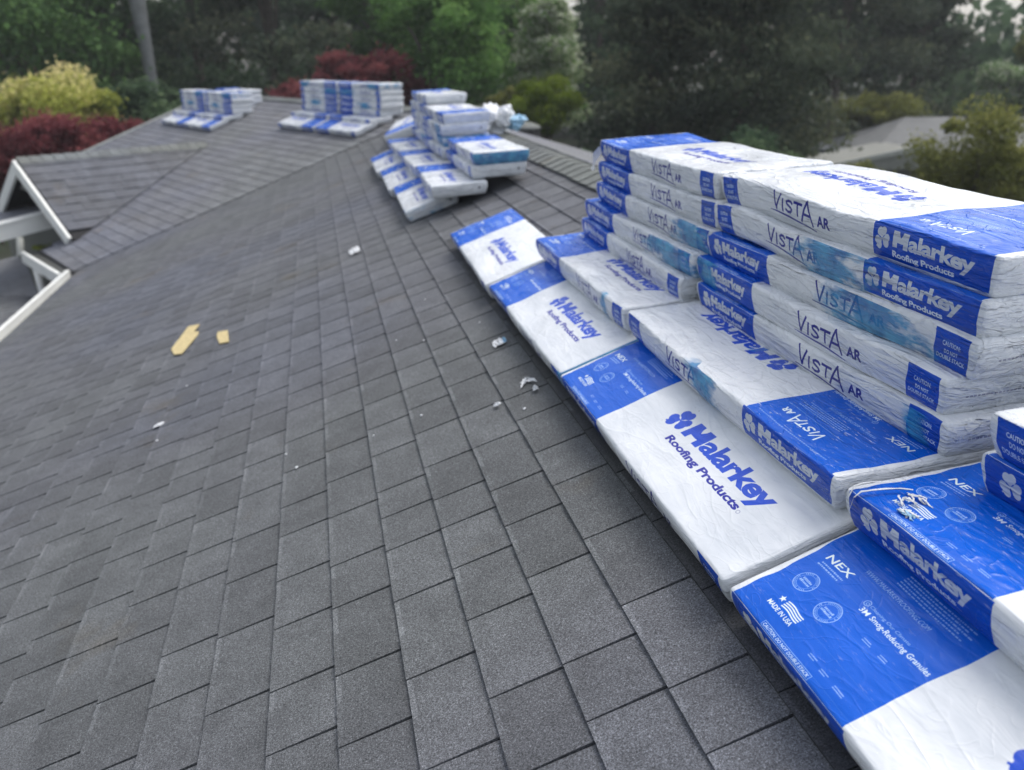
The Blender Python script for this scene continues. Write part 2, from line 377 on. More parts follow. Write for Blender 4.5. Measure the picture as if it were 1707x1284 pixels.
# short cross folds near the two ends
endf = ramp(t, math_node(t, 'ABSOLUTE', sx.outputs[0]), [(0.40, 0.0), (0.52, 1.0)])
wr3 = math_node(t, 'MULTIPLY', noise_node(t, mapping(t, ov, (8, 10, 190)), 1.0, 3, 0.6, 0.5), endf)
drops = N('ShaderNodeTexVoronoi'); drops.inputs['Scale'].default_value = 170; L(ov, drops.inputs['Vector'])
dr = math_node(t, 'MULTIPLY', ramp(t, drops.outputs['Distance'], [(0.0, 1.0), (0.22, 0.0)]), ramp(t, noise_node(t, ov, 30, 2), [(0.52, 0.0), (0.58, 1.0)]))
wk = attr(t, 'wrinkle', 'OBJECT')
b1 = bump(t, math_node(t, 'MULTIPLY', wr1, wk), 0.8, 0.02); b2 = bump(t, math_node(t, 'MULTIPLY', wr2, wk), 0.22, 0.005); cn = math_node(t, 'ABSOLUTE', math_node(t, 'SUBTRACT', noise_node(t, mapping(t, ov, (3.2, 9, 20)), 1.0, 2, 0.45, 1.2), 0.5))
cn2 = math_node(t, 'ABSOLUTE', math_node(t, 'SUBTRACT', noise_node(t, mapping(t, ov, (9, 14, 34)), 1.0, 1, 0.4, 1.6), 0.48))
cz = math_node(t, 'ADD', ramp(t, cn, [(0.0, 1.0), (0.035, 0.25), (0.10, 0.0)]), math_node(t, 'MULTIPLY', ramp(t, cn2, [(0.0, 1.0), (0.03, 0.2), (0.08, 0.0)]), 0.5))
b5 = bump(t, math_node(t, 'MULTIPLY', cz, wk), 0.6, 0.0042)
b3 = bump(t, dr, 0.3, 0.0012); b4 = bump(t, wr3, 0.7, 0.008)
L(b1.outputs[0], b2.inputs['Normal']); L(b2.outputs[0], b4.inputs['Normal']); L(b4.outputs[0], b5.inputs['Normal']); L(b5.outputs[0], b3.inputs['Normal']); L(b3.outputs[0], b.inputs['Normal'])

# ---------------------------------------------------------------- a wrapped bundle of shingles
def bundle_mesh(L_, W_, T_, nx, ny, nz, seed, sag=0.0, sagph=0.0, rt=0.0075, tuck=0.024, amp=1.0):
    """rounded slab; local X along the bundle (blue end at -X), Y across, Z up from the underside"""
    V = {}; verts = []; faces = []; uvs = []
    def vid(x, y, z):
        k = (round(x, 5), round(y, 5), round(z, 5))
        if k in V: return V[k]
        zf = z/T_; r = rt if zf > .5 else .010
        q = Vector((min(max(x, r), L_-r), min(max(y, r), W_-r), min(max(z, r), T_-r))); p = Vector((x, y, z)); d = p-q
        if d.length > 1e-9: p = q+d.normalized()*r
        # under-side narrower than the top, ends hang a little
        low = max(0, 1-p.z/T_)
        p.y += (tuck*low**1.6)*(1-p.y/W_*2)
        p.x += (0.014*low**1.5)*(1-p.x/L_*2)
        nv = mnoise.noise(Vector((p.x*5+seed*3.1, p.y*9, p.z*14))); n2 = mnoise.noise(Vector((p.x*14+seed*7.7, p.y*22+5, p.z*30)))
        n3 = mnoise.noise(Vector((p.x*2.1+seed, 3.3, seed*.7)))
        ed = min(1, p.x/.05, (L_-p.x)/.05)
        if p.z > T_*.5: p.z += amp*(0.0045*nv+0.0016*n2)*(.4+.6*max(0, ed))+0.002*math.sin(math.pi*min(max(p.y/W_, 0), 1))*max(0, ed)
        bulge = 4*zf*(1-zf)
        if y < r or y > W_-r: p.y += (-1 if y < r else 1)*amp*bulge*(0.004+0.004*nv+0.0016*n2)
        if x < r or x > L_-r: p.x += (-1 if x < r else 1)*amp*bulge*(0.004+0.006*n2)
        p.y += 0.003*n3*amp
        f = p.x/L_
        p.z += sag*(math.sin(f*math.pi*2*1.0+sagph)*.6+math.sin(f*math.pi*3.4+sagph*1.7)*.4)
        V[k] = len(verts); verts.append((p.x-L_/2, p.y-W_/2, p.z)); return V[k]
    def spaced(n, Lx, r):  # finer near the rounded edges
        a = [0, r*.35, r]; k = max(2, n-4); a += [r+(Lx-2*r)*i/k for i in range(1, k)]; a += [Lx-r, Lx-r*.35, Lx]; return a
    xs, ys = spaced(nx, L_, rt), spaced(ny, W_, rt); zs = [0, .004, .010]+[.010+(T_-.010-rt)*i/nz for i in range(1, nz)]+[T_-rt, T_-rt*.35, T_]
    def uv(face, x, y, z):
        u, v = x*1000/L_*1.0, y*1000
        if face == 'top': a, b_ = u, TOP0+v*(340/(W_*1000))
        elif face == 's1': a, b_ = u, S10+z/T_*79
        elif face == 's2': a, b_ = 1000-u, S20+z/T_*79
        elif face == 'end': a, b_ = v, E0+z/T_*74
        elif face == 'end0': a, b_ = 360+v, E0+z/T_*74
        else: a, b_ = 400+u*.1, E0+30
        return ((10+a)*PX/AW, b_*PX/AH)
    def grid(A, B, fn, face, flip):
        for i in range(len(A)-1):
            for j in range(len(B)-1):
                c = [fn(A[i], B[j]), fn(A[i+1], B[j]), fn(A[i+1], B[j+1]), fn(A[i], B[j+1])]
                if flip: c = c[::-1]
                faces.append([vid(*p) for p in c]); uvs.extend(uv(face, *p) for p in c)
    grid(xs, ys, lambda a, b_: (a, b_, T_), 'top', False)
    grid(xs, ys, lambda a, b_: (a, b_, 0), 'bot', True)
    grid(xs, zs, lambda a, b_: (a, 0, b_), 's1', False)
    grid(xs, zs, lambda a, b_: (a, W_, b_), 's2', True)
    grid(ys, zs, lambda a, b_: (0, a, b_), 'end0', True)
    grid(ys, zs, lambda a, b_: (L_, a, b_), 'end', False)
    me = bpy.data.meshes.new('shingle_bundle'); me.from_pydata(verts, [], faces); me.materials.append(M['wrap'])
    ul = me.uv_layers.new(name='UVMap'); ul.data.foreach_set('uv', np.array(uvs, np.float32).ravel())
    me.polygons.foreach_set('use_smooth', [True]*len(me.polygons)); me.update(); return me
UX, UZ = Vector((1, 0, 0)), Vector((0, 0, 1))
_fc = {}
def bundle(origin, ex, up, label, group, rot=False, L_=1.0, W_=.337, T_=.076, near=True, seed=None, sag=0.0, sagph=0.0, stain=None, wear=0.0, yaw=0.0, tuck=0.012, wrinkle=0.9):
    """origin: centre of the underside; ex: along the bundle; up: its top normal"""
    seed = seed if seed is not None else rnd.uniform(0, 50)
    if near: me = bundle_mesh(L_, W_, T_, 74, 20, 4, seed, sag, sagph, tuck=tuck)
    else:
        k = (int(seed*7) % 5, round(L_, 2), round(T_, 3))
        if k not in _fc: _fc[k] = bundle_mesh(L_, W_, T_, 22, 9, 2, k[0]*3.3, 0.004, k[0], tuck=tuck)
        me = _fc[k]
    o = bpy.data.objects.new('shingle_bundle', me); col.objects.link(o)
    z = up.normalized(); x = (ex - z*ex.dot(z)).normalized()
    if rot: x = -x
    x = (Matrix.Rotation(yaw, 3, z) @ x); y = z.cross(x)
    o.matrix_world = Matrix.Translation(Vector(origin)) @ Matrix((x, y, z)).transposed().to_4x4()
    o['wrinkle'] = float(wrinkle)
    o['stain_u'] = float(stain[0]) if stain else 9.0; o['stain_w'] = float(stain[1]) if stain else 0.01; o['wear'] = float(wear)
    return tag(o, label, 'bundle', group)

# ---------------------------------------------------------------- roof frames
N1 = Vector((-0.351625, 0, 0.936141)); S1 = Vector((0.936141, 0, 0.351625)); Y1 = Vector((0, 1, 0))
H1 = 1.0599
def P1(y, s, n=0.0): return Vector((0, y, 0)) + S1*s + N1*(n-H1)
TH = R(28); D2 = Vector((-math.sin(TH), math.cos(TH), 0)); U2 = Vector((-math.cos(TH), -math.sin(TH), 0)); PIT = R(20.587)
S2v = -U2*math.cos(PIT)+UZ*math.sin(PIT); N2 = U2*math.sin(PIT)+UZ*math.cos(PIT)
B0 = Vector((1.366, 10.631, -0.619))
def P2(t_, s, n=0.0): return B0 + D2*t_ + S2v*s + N2*n
EXPO = 0.1429; S_REF = 0.2637; S_EAVE = -3.20; S_RIDGE = 1.20
hp = math.tan(TH/2)
def valley_y(s): return 10.2907 + hp*P1(0, s).x

house = tag(empty('ranch_house', (0, 0, -4.7)), 'low house whose grey shingled roof fills the photo, bending away to the left', 'house', kind='thing')
def under(o):   # parent while keeping world placement
    o.parent = house; o.matrix_parent_inverse = house.matrix_world.inverted() if False else Matrix.Translation((0, 0, 4.7)); return o

# tabs: a raised tooth and a lower gap, cut to run lengths along the course
LEN_T = [.085, .10, .115, .13, .15]; LEN_G = [.055, .075, .095, .12]
def tab_pts(mb, frame, y0, y1, s0, h, drop, tone, depth=0.150, slit=0.0, cut=None):
    """one run of a course: thin wedge, its lower edge toned paler for the sky light it catches; the slot before it opens towards the top"""
    a = y0+slit*.35; a2 = y0+slit*1.25
    def q(y, s, n): return frame(y, s, n)
    top0, top1 = h-drop*.75, h-0.0075-drop
    lo = h-.0085 if drop == 0 else h-.0095
    e = .011; ae = a+(a2-a)*e/depth; te = top0+(top1-top0)*e/depth
    V = [q(a, s0, -.013), q(y1, s0, -.013), q(y1, s0+depth, -.017), q(a2, s0+depth, -.017),
         q(a, s0, top0), q(y1, s0, top0), q(y1, s0+e, te), q(ae, s0+e, te), q(y1, s0+depth, top1), q(a2, s0+depth, top1)]
    mb.add(V, [(4, 5, 6, 7)][::1], tone+.3+1.2*((y0*7.31+s0*13.7) % 1)**2)  # pale edge strip: sheen of the sky put into the tone
    mb.add(V, [(7, 6, 8, 9), (0, 1, 5, 4)[::-1] if False else (0, 4, 5, 1)[::-1], (0, 3, 9, 7, 4), (1, 5, 6, 8, 2)], tone)
# P1 courses -------------------------------------------------------
slope = MB()
for (a, b_) in (((-4.0), 0), ):
    ya = -4.0
    pts = []
    sb, st_ = S_EAVE-.02, S_RIDGE
    P = [P1(ya, sb, -.05), P1(ya, st_, -.05), P1(valley_y(st_), st_, -.05), P1(valley_y(sb), sb, -.05)]
    Q = [p+N1*.034 for p in P]
    slope.hexa(P+Q)
main_slope = under(slope.build('roof_slope', M['felt']))
tag(main_slope, 'main roof slope with long courses running away from the camera')
tabs = []
ncourse = int((S_RIDGE-S_EAVE)/EXPO)+1
k0 = math.ceil((S_EAVE-S_REF)/EXPO)
rs = random.Random(11)
for k in range(k0, k0+ncourse+1):
    s0 = S_REF+k*EXPO
    if s0 > 1.10: break
    y = -1.4+rs.uniform(-.2, 0); ye = valley_y(s0)-.02
    while y < ye:
        lt = rs.choice(LEN_T); lg = rs.choice(LEN_G); 
        tabs.append((k, s0+rs.uniform(-.0006, .0006), y, lt, lg, rs.random())); y += lt+lg
# how large each would show: nearest 300 tabs become pieces of their own
def area(tb):
    p = P1(tb[2]+.1, tb[1]+.07); d = Vector(p); z = d.dot(CAMF)
    if z < .3: return 0
    u = 853.5+FPX*d.dot(CAMX)/z; v = 642+FPX*d.dot(CAMD)/z
    if not (-60 < u < 1767 and -40 < v < 1380): return 0
    # hidden under the bundles
    if tb[1] > .30 and tb[2] < 4.2: return 0
    return (abs(N1.dot(d.normalized()))/d.length_squared)*(tb[3]+tb[4])
order = sorted(range(len(tabs)), key=lambda i: -area(tabs[i]))
single = set(i for i in order[:300] if area(tabs[i]) > 0)
rows = MB(); tabmesh = {}
MS = Matrix((Y1, S1, N1)).transposed()  # local x along course, y upslope, z = -N?  (see below)
for i, (k, s0, y, lt, lg, tone) in enumerate(tabs):
    ye = valley_y(s0)-.015
    if i in single:
        wet_shade = abs(s0-S_REF) < .01 and y < 4.15  # dark tone: runoff, plus the bundles' shade painted into the colour
        key = (lt, lg, -5 if wet_shade else int(tone*4))
        if key not in tabmesh:
            mb = MB(); fr = lambda yy, ss, nn: Vector((ss, yy, nn))
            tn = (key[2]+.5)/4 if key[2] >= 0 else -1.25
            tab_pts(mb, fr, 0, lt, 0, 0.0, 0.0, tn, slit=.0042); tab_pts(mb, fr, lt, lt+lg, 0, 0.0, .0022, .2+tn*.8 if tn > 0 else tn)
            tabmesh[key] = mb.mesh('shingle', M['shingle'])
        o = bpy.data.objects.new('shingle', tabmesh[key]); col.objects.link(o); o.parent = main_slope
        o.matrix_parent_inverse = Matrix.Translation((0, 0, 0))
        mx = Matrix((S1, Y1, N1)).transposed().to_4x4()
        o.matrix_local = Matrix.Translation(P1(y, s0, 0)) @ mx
    else:
        tn = (int(tone*4)+.5)/4 if not (S_REF-.01 < s0 < S_REF+.2 and y < 4.15) else -1.25  # same damp and painted shade along and under the bundle row
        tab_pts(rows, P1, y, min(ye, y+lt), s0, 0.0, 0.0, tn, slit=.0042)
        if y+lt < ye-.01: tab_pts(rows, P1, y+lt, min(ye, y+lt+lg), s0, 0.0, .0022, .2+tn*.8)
ro = under(rows.build('shingle_courses', M['shingle'])); tag(ro, kind='stuff')
# P2 courses -------------------------------------------------------
slope2 = MB()
def vt(s): return -s*math.cos(PIT)*hp
T_END = 6.80
for P in ([P2(vt(-4.33), -4.33, -.05), P2(2.5, -4.33, -.05), P2(2.5, .14, -.05), P2(vt(.14), .14, -.05)], [P2(2.5, -3.55, -.05), P2(T_END, -3.0, -.05), P2(T_END, .14, -.05), P2(2.5, .14, -.05)]):
    slope2.hexa(P[::-1]+[p+N2*.034 for p in P[::-1]])
sl2 = under(slope2.build('roof_slope', M['felt'])); tag(sl2, 'far roof slope beyond the bend, turned to the left')
rows = MB(); s = -4.30
while s < .06:
    y = vt(s)+.012; first = True
    while y < T_END-.01:
        lt = rs.choice(LEN_T); lg = rs.choice(LEN_G); tn = rs.random()
        if y > 2.35 and s < -3.55+(y-2.5)*.12: break
        a = y; b1_ = min(T_END, y+lt); tab_pts(rows, lambda tt, ss, nn: P2(tt, ss, nn), a, b1_, s, 0.0, 0.0, tn, slit=.003)
        if b1_ < T_END-.01: tab_pts(rows, lambda tt, ss, nn: P2(tt, ss, nn), b1_, min(T_END, b1_+lg), s, 0.0, .0022, .2+tn*.8)
        y += lt+lg
    s += EXPO
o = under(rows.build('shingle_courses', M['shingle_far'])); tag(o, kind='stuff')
# back slopes (gentler) with a few courses, eave edge
def back_frame(p0, along, out, drop):
    dn = (out - UZ*drop).normalized(); nn = along.cross(dn).normalized()
    if nn.z < 0: nn = -nn
    return lambda y, s, n: p0+along*y+dn*s+nn*n
XR = P1(0, S_RIDGE).x; ZR = P1(0, S_RIDGE).z
BR = Vector((XR, 10.2907+hp*XR, ZR))
bk = MB()
fb1 = back_frame(Vector((XR, 0, ZR)), Y1, UX, .285)
fb2 = back_frame(BR, D2, -U2, .285)
def quad_slab(mb, pts, dz=-.06):
    P = [Vector(p) for p in pts]; mb.hexa([p+UZ*dz for p in P]+P)
DB = 4.4; ext = DB*math.cos(math.atan(.285))*hp
quad_slab(bk, [fb1(-4, 0, 0), fb1(-4, DB, 0), fb1(BR.y+ext, DB, 0), fb1(BR.y, 0, 0)])
quad_slab(bk, [fb2(0, 0, 0), fb2(ext, DB, 0), fb2(T_END, DB, 0), fb2(T_END, 0, 0)])
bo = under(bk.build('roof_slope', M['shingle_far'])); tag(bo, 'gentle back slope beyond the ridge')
# ridge shingles
def ridge_cap(frame_a, frame_b, n, start, step, parent, mat):
    """frame_x(y, d): point on either slope at distance d from the ridge"""
    pieces = []
    for i in range(n):
        y0 = start+i*step; mb = MB(); w_ = .145+rs.uniform(-.004, .004); L_ = step+.03; hN, hF = .014+rs.uniform(-.001, .002), .007
        rows_ = []
        for (yy, h) in ((y0, hN), (y0+L_, hF)):
            up = [frame_a(yy, w_, h), frame_a(yy, .03, h+.002), frame_b(yy, .03, h+.002), frame_b(yy, w_, h)]
            dn = [frame_a(yy, w_, h-.0075), frame_a(yy, .03, h-.006), frame_b(yy, .03, h-.006), frame_b(yy, w_, h-.0075)]
            rows_.append(up+dn)
        V = rows_[0]+rows_[1]
        F = [(0, 1, 9, 8), (1, 2, 10, 9), (2, 3, 11, 10), (4, 12, 13, 5), (5, 13, 14, 6), (6, 14, 15, 7), (0, 4, 5, 1), (1, 5, 6, 2), (2, 6, 7, 3), (8, 9, 13, 12), (9, 10, 14, 13), (10, 11, 15, 14), (0, 8, 12, 4), (3, 7, 15, 11)]
        mb.add(V, F, rs.uniform(.2, .8))
        o = mb.build('ridge_shingle', mat); o.parent = parent
        pieces.append(o)
    return pieces
fa1 = lambda y, d, h: P1(y, S_RIDGE-d, h)
ridge_cap(fa1, lambda y, d, h: fb1(y, d, h), 52, 3.2, .143, main_slope, M['cap'])
ridge_cap(lambda y, d, h: P2(y, .14-d, h), lambda y, d, h: fb2(y, d, h), 46, .05, .143, sl2, M['cap'])

# eaves: fascia and gutter along the main slope, and beyond the corner
g = MB(); e0, e1 = P1(-4, S_EAVE-.01, 0), P1(valley_y(S_EAVE)-.05, S_EAVE-.01, 0)
g.beam(e0+Vector((-.075, 0, -.045)), e1+Vector((-.075, 0, -.045)), .035, .12)
g.beam(e0+Vector((-.02, 0, -.085)), e1+Vector((-.02, 0, -.085)), .065, .008)
under(g.build('gutter', M['white_trim']))
fsc = MB(); fsc.beam(e0+Vector((.03, 0, -.14)), e1+Vector((.03, 0, -.14)), .02, .16); under(fsc.build('fascia', M['white_trim']))
# second eave, running off the corner
c0 = ray(119, 462, 8.87/1.0); 
ec = P2(vt(-4.31)+.0, -4.33, 0); ed = P2(2.45, -4.36, 0)
g = MB(); out = U2
g.beam(ec+out*.02-UZ*.03, ed+out*.02-UZ*.03, .10, .015); g2 = MB()
g2.beam(ec+out*.12-UZ*.06, ed+out*.12-UZ*.06+D2*.1, .04, .13)
under(g.build('gutter_trough', M['gutter_dark'])); under(g2.build('gutter', M['white_trim']))
f2 = MB(); f2.beam(ec-UZ*.16+out*.0, ed-UZ*.16, .02, .2); under(f2.build('fascia', M['soffit']))
# house walls
wl = MB()
for a, b_ in ((P1(-4, -2.75), P1(valley_y(-2.75), -2.75)),):
    a = Vector((a.x, a.y, -3.45)); b_ = Vector((b_.x, b_.y, -3.45)); wl.beam(a, b_, .12, 2.5)
a = P2(vt(-3.9), -3.9); b_ = P2(2.4, -3.9); wl.beam(Vector((a.x, a.y, -3.45)), Vector((b_.x, b_.y, -3.45)), .12, 2.5)
a = P2(2.4, -2.9); b_ = P2(T_END-.3, -2.6); wl.beam(Vector((a.x, a.y, -3.25)), Vector((b_.x, b_.y, -3.25)), .12, 2.7)
a = fb1(-4, DB-.5, 0); b_ = fb1(BR.y+ext-.1, DB-.5, 0); wl.beam(Vector((a.x, a.y, -3.3)), Vector((b_.x, b_.y, -3.3)), .12, 2.6)
a = P2(T_END-.3, -3.9); b_ = fb2(T_END-.3, DB-.5, 0); wl.beam(Vector((a.x, a.y, -3.4)), Vector((b_.x, b_.y, -3.4)), .12, 2.5)
under(wl.build('wall', M['wall']))
dsp = MB(); dsp.tube([ray(58, 436, 10.3), ray(64, 460, 10.2), ray(80, 520, 10.0)], .045, 8); under(dsp.build('downspout', M['white_trim']))
# rake trim at the far end of the second slope
rk = MB(); rk.beam(P2(T_END+.02, -3.0, -.05), P2(T_END+.02, .14, -.05), .03, .14, N2); under(rk.build('rake_board', M['soffit']))

# small cross gable on the left
G = Vector((-1.50, 13.10, -1.13)); K = Vector((-3.55, 11.42, -1.13)); KR = Vector((-2.90, 10.71, -1.965)); KL = Vector((-4.06, 12.02, -1.80))
d3 = (K-G).normalized(); VB = KR-d3*.10
def slope_tiles(mb, A, Bp, along, down, length_at, n, step):
    nn = along.cross(down).normalized(); 
    if nn.z < 0: nn = -nn
    for i in range(n):
        s0 = (i+1)*step
        a, b_ = length_at(s0)
        y = a
        a2, c_ = length_at(s0-step)
        while y < max(b_, c_)-.02:
            l = rs.choice([.12, .16, .2]); y2 = y+l; dr = rs.choice([0, .004]); tn = rs.random()
            q = lambda yy, dd, h: A+along*min(yy, length_at(dd)[1])+down*dd+nn*h
            mb.hexa([q(y, s0, .0-.01), q(y2, s0, -.01), q(y2, s0-step, -.014), q(y, s0-step, -.014)]+[q(y, s0, .008-dr), q(y2, s0, .008-dr), q(y2, s0-step, .0-dr), q(y, s0-step, .0-dr)], tn)
            y = y2
dR = (KR-K); dRl = dR.length; dRn = dR.normalized()
gb = empty('cross_gable', (0, 0, 0)); gb.parent = house; gb.matrix_parent_inverse = Matrix.Translation((0, 0, 4.7)); gb.location = K
def gpart(o): o.parent = gb; o.matrix_parent_inverse = Matrix.Translation(-K); return o
mb = MB(); Lg_ = (G-K).length
slope_tiles(mb, K, None, -d3, dRn, lambda s0: (0, Lg_*(1-s0/dRl)+.12*s0/dRl), int(dRl/.13), .13)
o = gpart(mb.build('shingle_courses', M['shingle'])); tag(o, kind='stuff')  # darker granules than the far slope: shade of its facing, put into colour
mb = MB(); off = Vector((0, 0, -.03)); 
P = [K+off, KR+off, VB+off, G+off]
mb.hexa([p-UZ*.03 for p in P]+P)
P = [KL+off, K+off, G+off, G+off+(KL-K)]
mb.hexa([p-UZ*.03 for p in P]+P); gpart(mb.build('roof_slope', M['felt']))
i = 0
nr = int(Lg_/.143); dLn = (KL-K).normalized()
for i in range(nr):
    mb = MB(); y0, y1 = i*.143, i*.143+.165
    nA = (-d3).cross(dRn); nA = nA if nA.z > 0 else -nA
    q = lambda yy, dd, dv, h: K-d3*yy+dv*dd+UZ*h
    up0 = [q(y0, .1, dRn, .022), q(y0, 0, dRn, .03), q(y0, .1, dLn, .022)]; up1 = [q(y1, .1, dRn, .012), q(y1, 0, dRn, .018), q(y1, .1, dLn, .012)]
    dn0 = [p-UZ*.012 for p in up0]; dn1 = [p-UZ*.012 for p in up1]
    mb.add(up0+up1+dn0+dn1, [(0, 1, 4, 3), (1, 2, 5, 4), (6, 9, 10, 7), (7, 10, 11, 8), (0, 6, 7, 1), (1, 7, 8, 2), (3, 4, 10, 9), (4, 5, 11, 10), (0, 3, 9, 6), (2, 8, 11, 5)], rs.uniform(.2, .9))
    gpart(mb.build('ridge_shingle', M['cap']))
fo = d3*.03; 
for a, b_ in ((K, KR), (K, KL)):
    mb = MB(); dd_ = (b_-a).normalized(); upv = d3.cross(dd_); upv = upv if upv.z > 0 else -upv
    mb.beam(a+fo-UZ*.10, b_+fo-UZ*.085, .03, .115, upv) if False else mb.box((a+b_)/2+fo-upv*.075, (b_-a).length, .035, .13, (dd_, d3, upv)); gpart(mb.build('rake_board', M['white_trim']))
mb = MB(); back = -d3*.28
P = [KL+back-UZ*.08, KR+back-UZ*.08, K+back-UZ*.08]
mb.add(P, [(0, 1, 2)]); gpart(mb.build('gable_wall', M['dark']))  # wall coloured almost black to stand for shade between the rakes
mb = MB(); P = [KL+back*.5-UZ*.03+(K-KL)*.45, KR+back*.5-UZ*.03+(K-KR)*.45, K+back*.5-UZ*.03]; mb.add(P, [(0, 1, 2)]); gpart(mb.build('gable_panel', M['soffit']))
# boxed cornice running out to the left below the gable
mb = MB(); a0, a1 = ray(82, 366, 10.35), ray(-60, 403, 9.8)
x = (a1-a0).normalized(); mb.beam(a0, a1, .14, .19); gpart(mb.build('boxed_cornice', M['white_trim']))
mb = MB(); mb.beam(a0+UZ*.10, a1+UZ*.10, .18, .02); gpart(mb.build('cornice_cap', M['white_trim']))
mb = MB(); mb.beam(a0+UZ*.118-x*.1+Y1*.45, a1+UZ*.118+Y1*.45, .8, .02); gpart(mb.build('lower_roof', M['shingle_far']))
# post under the cornice
mb = MB(); mb.tube([ray(33, 398, 11.2), ray(35, 428, 11.1)], .045); gpart(mb.build('downspout', M['soffit']))

# porch roof below the eave
pr_ = MB(); zt = -2.62
Q = [Vector((-3.02, 6.0, -2.62)), Vector((-3.02, 10.6, -2.62)), Vector((-7.2, 10.2, -3.5)), Vector((-7.2, 6.0, -3.5))]
Q = [Vector((-2.9, 5.5, -2.55)), ray(66, 497, 9.9), ray(38, 424, 11.3), ray(-260, 500, 11.3), Vector((-8, 5.0, -2.9))]
pv = [p-UZ*.05 for p in Q]
pr_.add(Q+pv, [(0, 1, 2, 3, 4), (9, 8, 7, 6, 5), (0, 5, 6, 1), (1, 6, 7, 2), (2, 7, 8, 3), (3, 8, 9, 4), (4, 9, 5, 0)])
po = under(pr_.build('porch_roof', M['shingle_far']))
mb = MB(); a_al = (Q[1]-Q[0]).normalized(); nrm = (Q[1]-Q[0]).cross(Q[3]-Q[0]).normalized(); nrm = nrm if nrm.z > 0 else -nrm
cr = nrm.cross(a_al).normalized(); cr = cr if cr.x < 0 else -cr
# courses run across the porch roof
al = cr; dn_ = -a_al
Lq = (Q[1]-Q[0]).length
for i in range(int((Lq+1.2)/.143)):
    y = 0
    s0 = Lq+1.2-i*.143
    while y < 3.2:
        l = min(rs.choice([.14, .2, .26]), 3.2-y+.001); tn = rs.random(); dr = rs.choice([0, .004])
        q = lambda yy, ss, h: Q[0]+al*yy+a_al*ss+nrm*h
        pq = q(y, s0, 0)
        # stay within the polygon on the far side
        lim = (Q[2]-Q[1]); inside = (s0 <= Lq) or ((pq-Q[1]).dot(lim.cross(UZ).normalized())*((Q[0]-Q[1]).dot(lim.cross(UZ).normalized())) > 0)
        if inside:
            mb.hexa([q(y, s0, .006), q(y+l, s0, .006), q(y+l, s0-.15, .006), q(y, s0-.15, .006)][::-1]+[q(y, s0, .012-dr), q(y+l, s0, .012-dr), q(y+l, s0-.15, .022-dr), q(y, s0-.15, .022-dr)][::-1], tn)
        y += l
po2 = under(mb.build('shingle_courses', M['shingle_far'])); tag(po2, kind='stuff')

# box vents on the back slope
for (y_, d_) in ((13.8, 2.1), (20.5, 3.0)):
    pass
for j, (px, py, ds) in enumerate(((872, 218, 16.0), (806, 188, 21.0))):
    p = ray(px, py, ds); v = tag(empty('roof_vent', p), ['low dark roof vent nearer the camera on the far slope', 'low dark roof vent half hidden behind the white stacks'][j], 'roof vent', 'roof vents on the back slope')
    mb = MB(); n = 14; sc_ = ds/16
    ring0 = [Vector((math.cos(k*2*math.pi/n)*.33*sc_, math.sin(k*2*math.pi/n)*.5*sc_, -.12)) for k in range(n)]
    ring1 = [Vector((q.x*.96, q.y*.96, .05)) for q in ring0]
    mb.add(ring0+ring1, [(k, (k+1) % n, n+(k+1) % n, n+k) for k in range(n)]+[tuple(range(n, 2*n))]); mb.build('throat', M['dark'], v)
    mb = MB(); r0 = [Vector((q.x*1.04, q.y*1.04, .05)) for q in ring0]; r1 = [Vector((q.x*.95, q.y*.95, .10)) for q in ring0]; r2 = [Vector((q.x*.5, q.y*.5, .15)) for q in ring0]
    mb.add(r0+r1+r2, [(k, (k+1) % n, n+(k+1) % n, n+k) for k in range(n)]+[(n+k, n+(k+1) % n, 2*n+(k+1) % n, 2*n+k) for k in range(n)]+[tuple(range(2*n, 3*n)), tuple(range(n))[::-1]]); mb.build('hood', M['cap'], v, True)

# ---------------------------------------------------------------- near bundles
EXB = Vector((0, -1, 0))
GR = 'wrapped shingle bundles stacked along the near ridge'
W = .337
def row1(yfar, label, **k):
    k.setdefault('sag', .002); k.setdefault('wrinkle', .27); k.setdefault('tuck', .010)
    return bundle(P1(yfar-.5025, .282+W/2, .002), EXB, N1, label, GR, L_=1.005, **k)
row1(1.058, 'nearest bundle lying on the shingles, broad blue band with star and stripes print', seed=1, wear=.15)
row1(2.085, 'white bundle with the large clear blue logo, second along the lowest row', seed=2, wear=.0)
row1(3.10, 'third bundle along the lowest row, blue band touching the large clear white one', seed=3, yaw=.003, stain=(.5, .05))
row1(4.128, 'far last bundle of the lowest row, its blue band out on the bare shingles', seed=4, yaw=-.018)
t2 = R(4.5); UP2 = Vector((-math.sin(t2), 0, math.cos(t2))); 
def row2(yfar, label, L_=1.0, dz=0.0, dx=0.0, **k):
    k.setdefault('wrinkle', .6)
    b0 = Vector((.812+dx, yfar-L_/2, -.731+dz)) + Vector((math.cos(t2), 0, math.sin(t2)))*W/2
    return bundle(b0, EXB, UP2, label, GR, L_=L_, **k)
bd = row2(3.125, 'second-row bundle at the foot of the five-high left stack, blue band at its far end', seed=5, sag=.006, sagph=1.0, stain=(.32, .05))
row2(2.10, 'second-row bundle turned round, scuffed blue band toward the camera and logo upside down', rot=True, L_=1.012, seed=6, sag=.004, sagph=2.0, wear=1.0, stain=(.02, .12))
f2b = row2(1.062, 'second-row bundle nearest the camera, blue with torn film strands on its corner', seed=7, wear=.35, sag=.002)
t3 = R(3.4); UP3 = Vector((-math.sin(t3), 0, math.cos(t3))); AX3 = Vector((math.cos(t3), 0, math.sin(t3)))
def tall(lvl, yfar, L_, xf, label, z0=-.652, T_=.0735, gr=GR, **k):
    b0 = Vector((xf, yfar-L_/2, z0+lvl*T_+.002)) + AX3*W/2
    return bundle(b0, EXB, UP3, label, gr, L_=L_, T_=T_+.0035, **k)
names = ['lowest', 'second from the bottom', 'middle', 'second from the top', 'top']
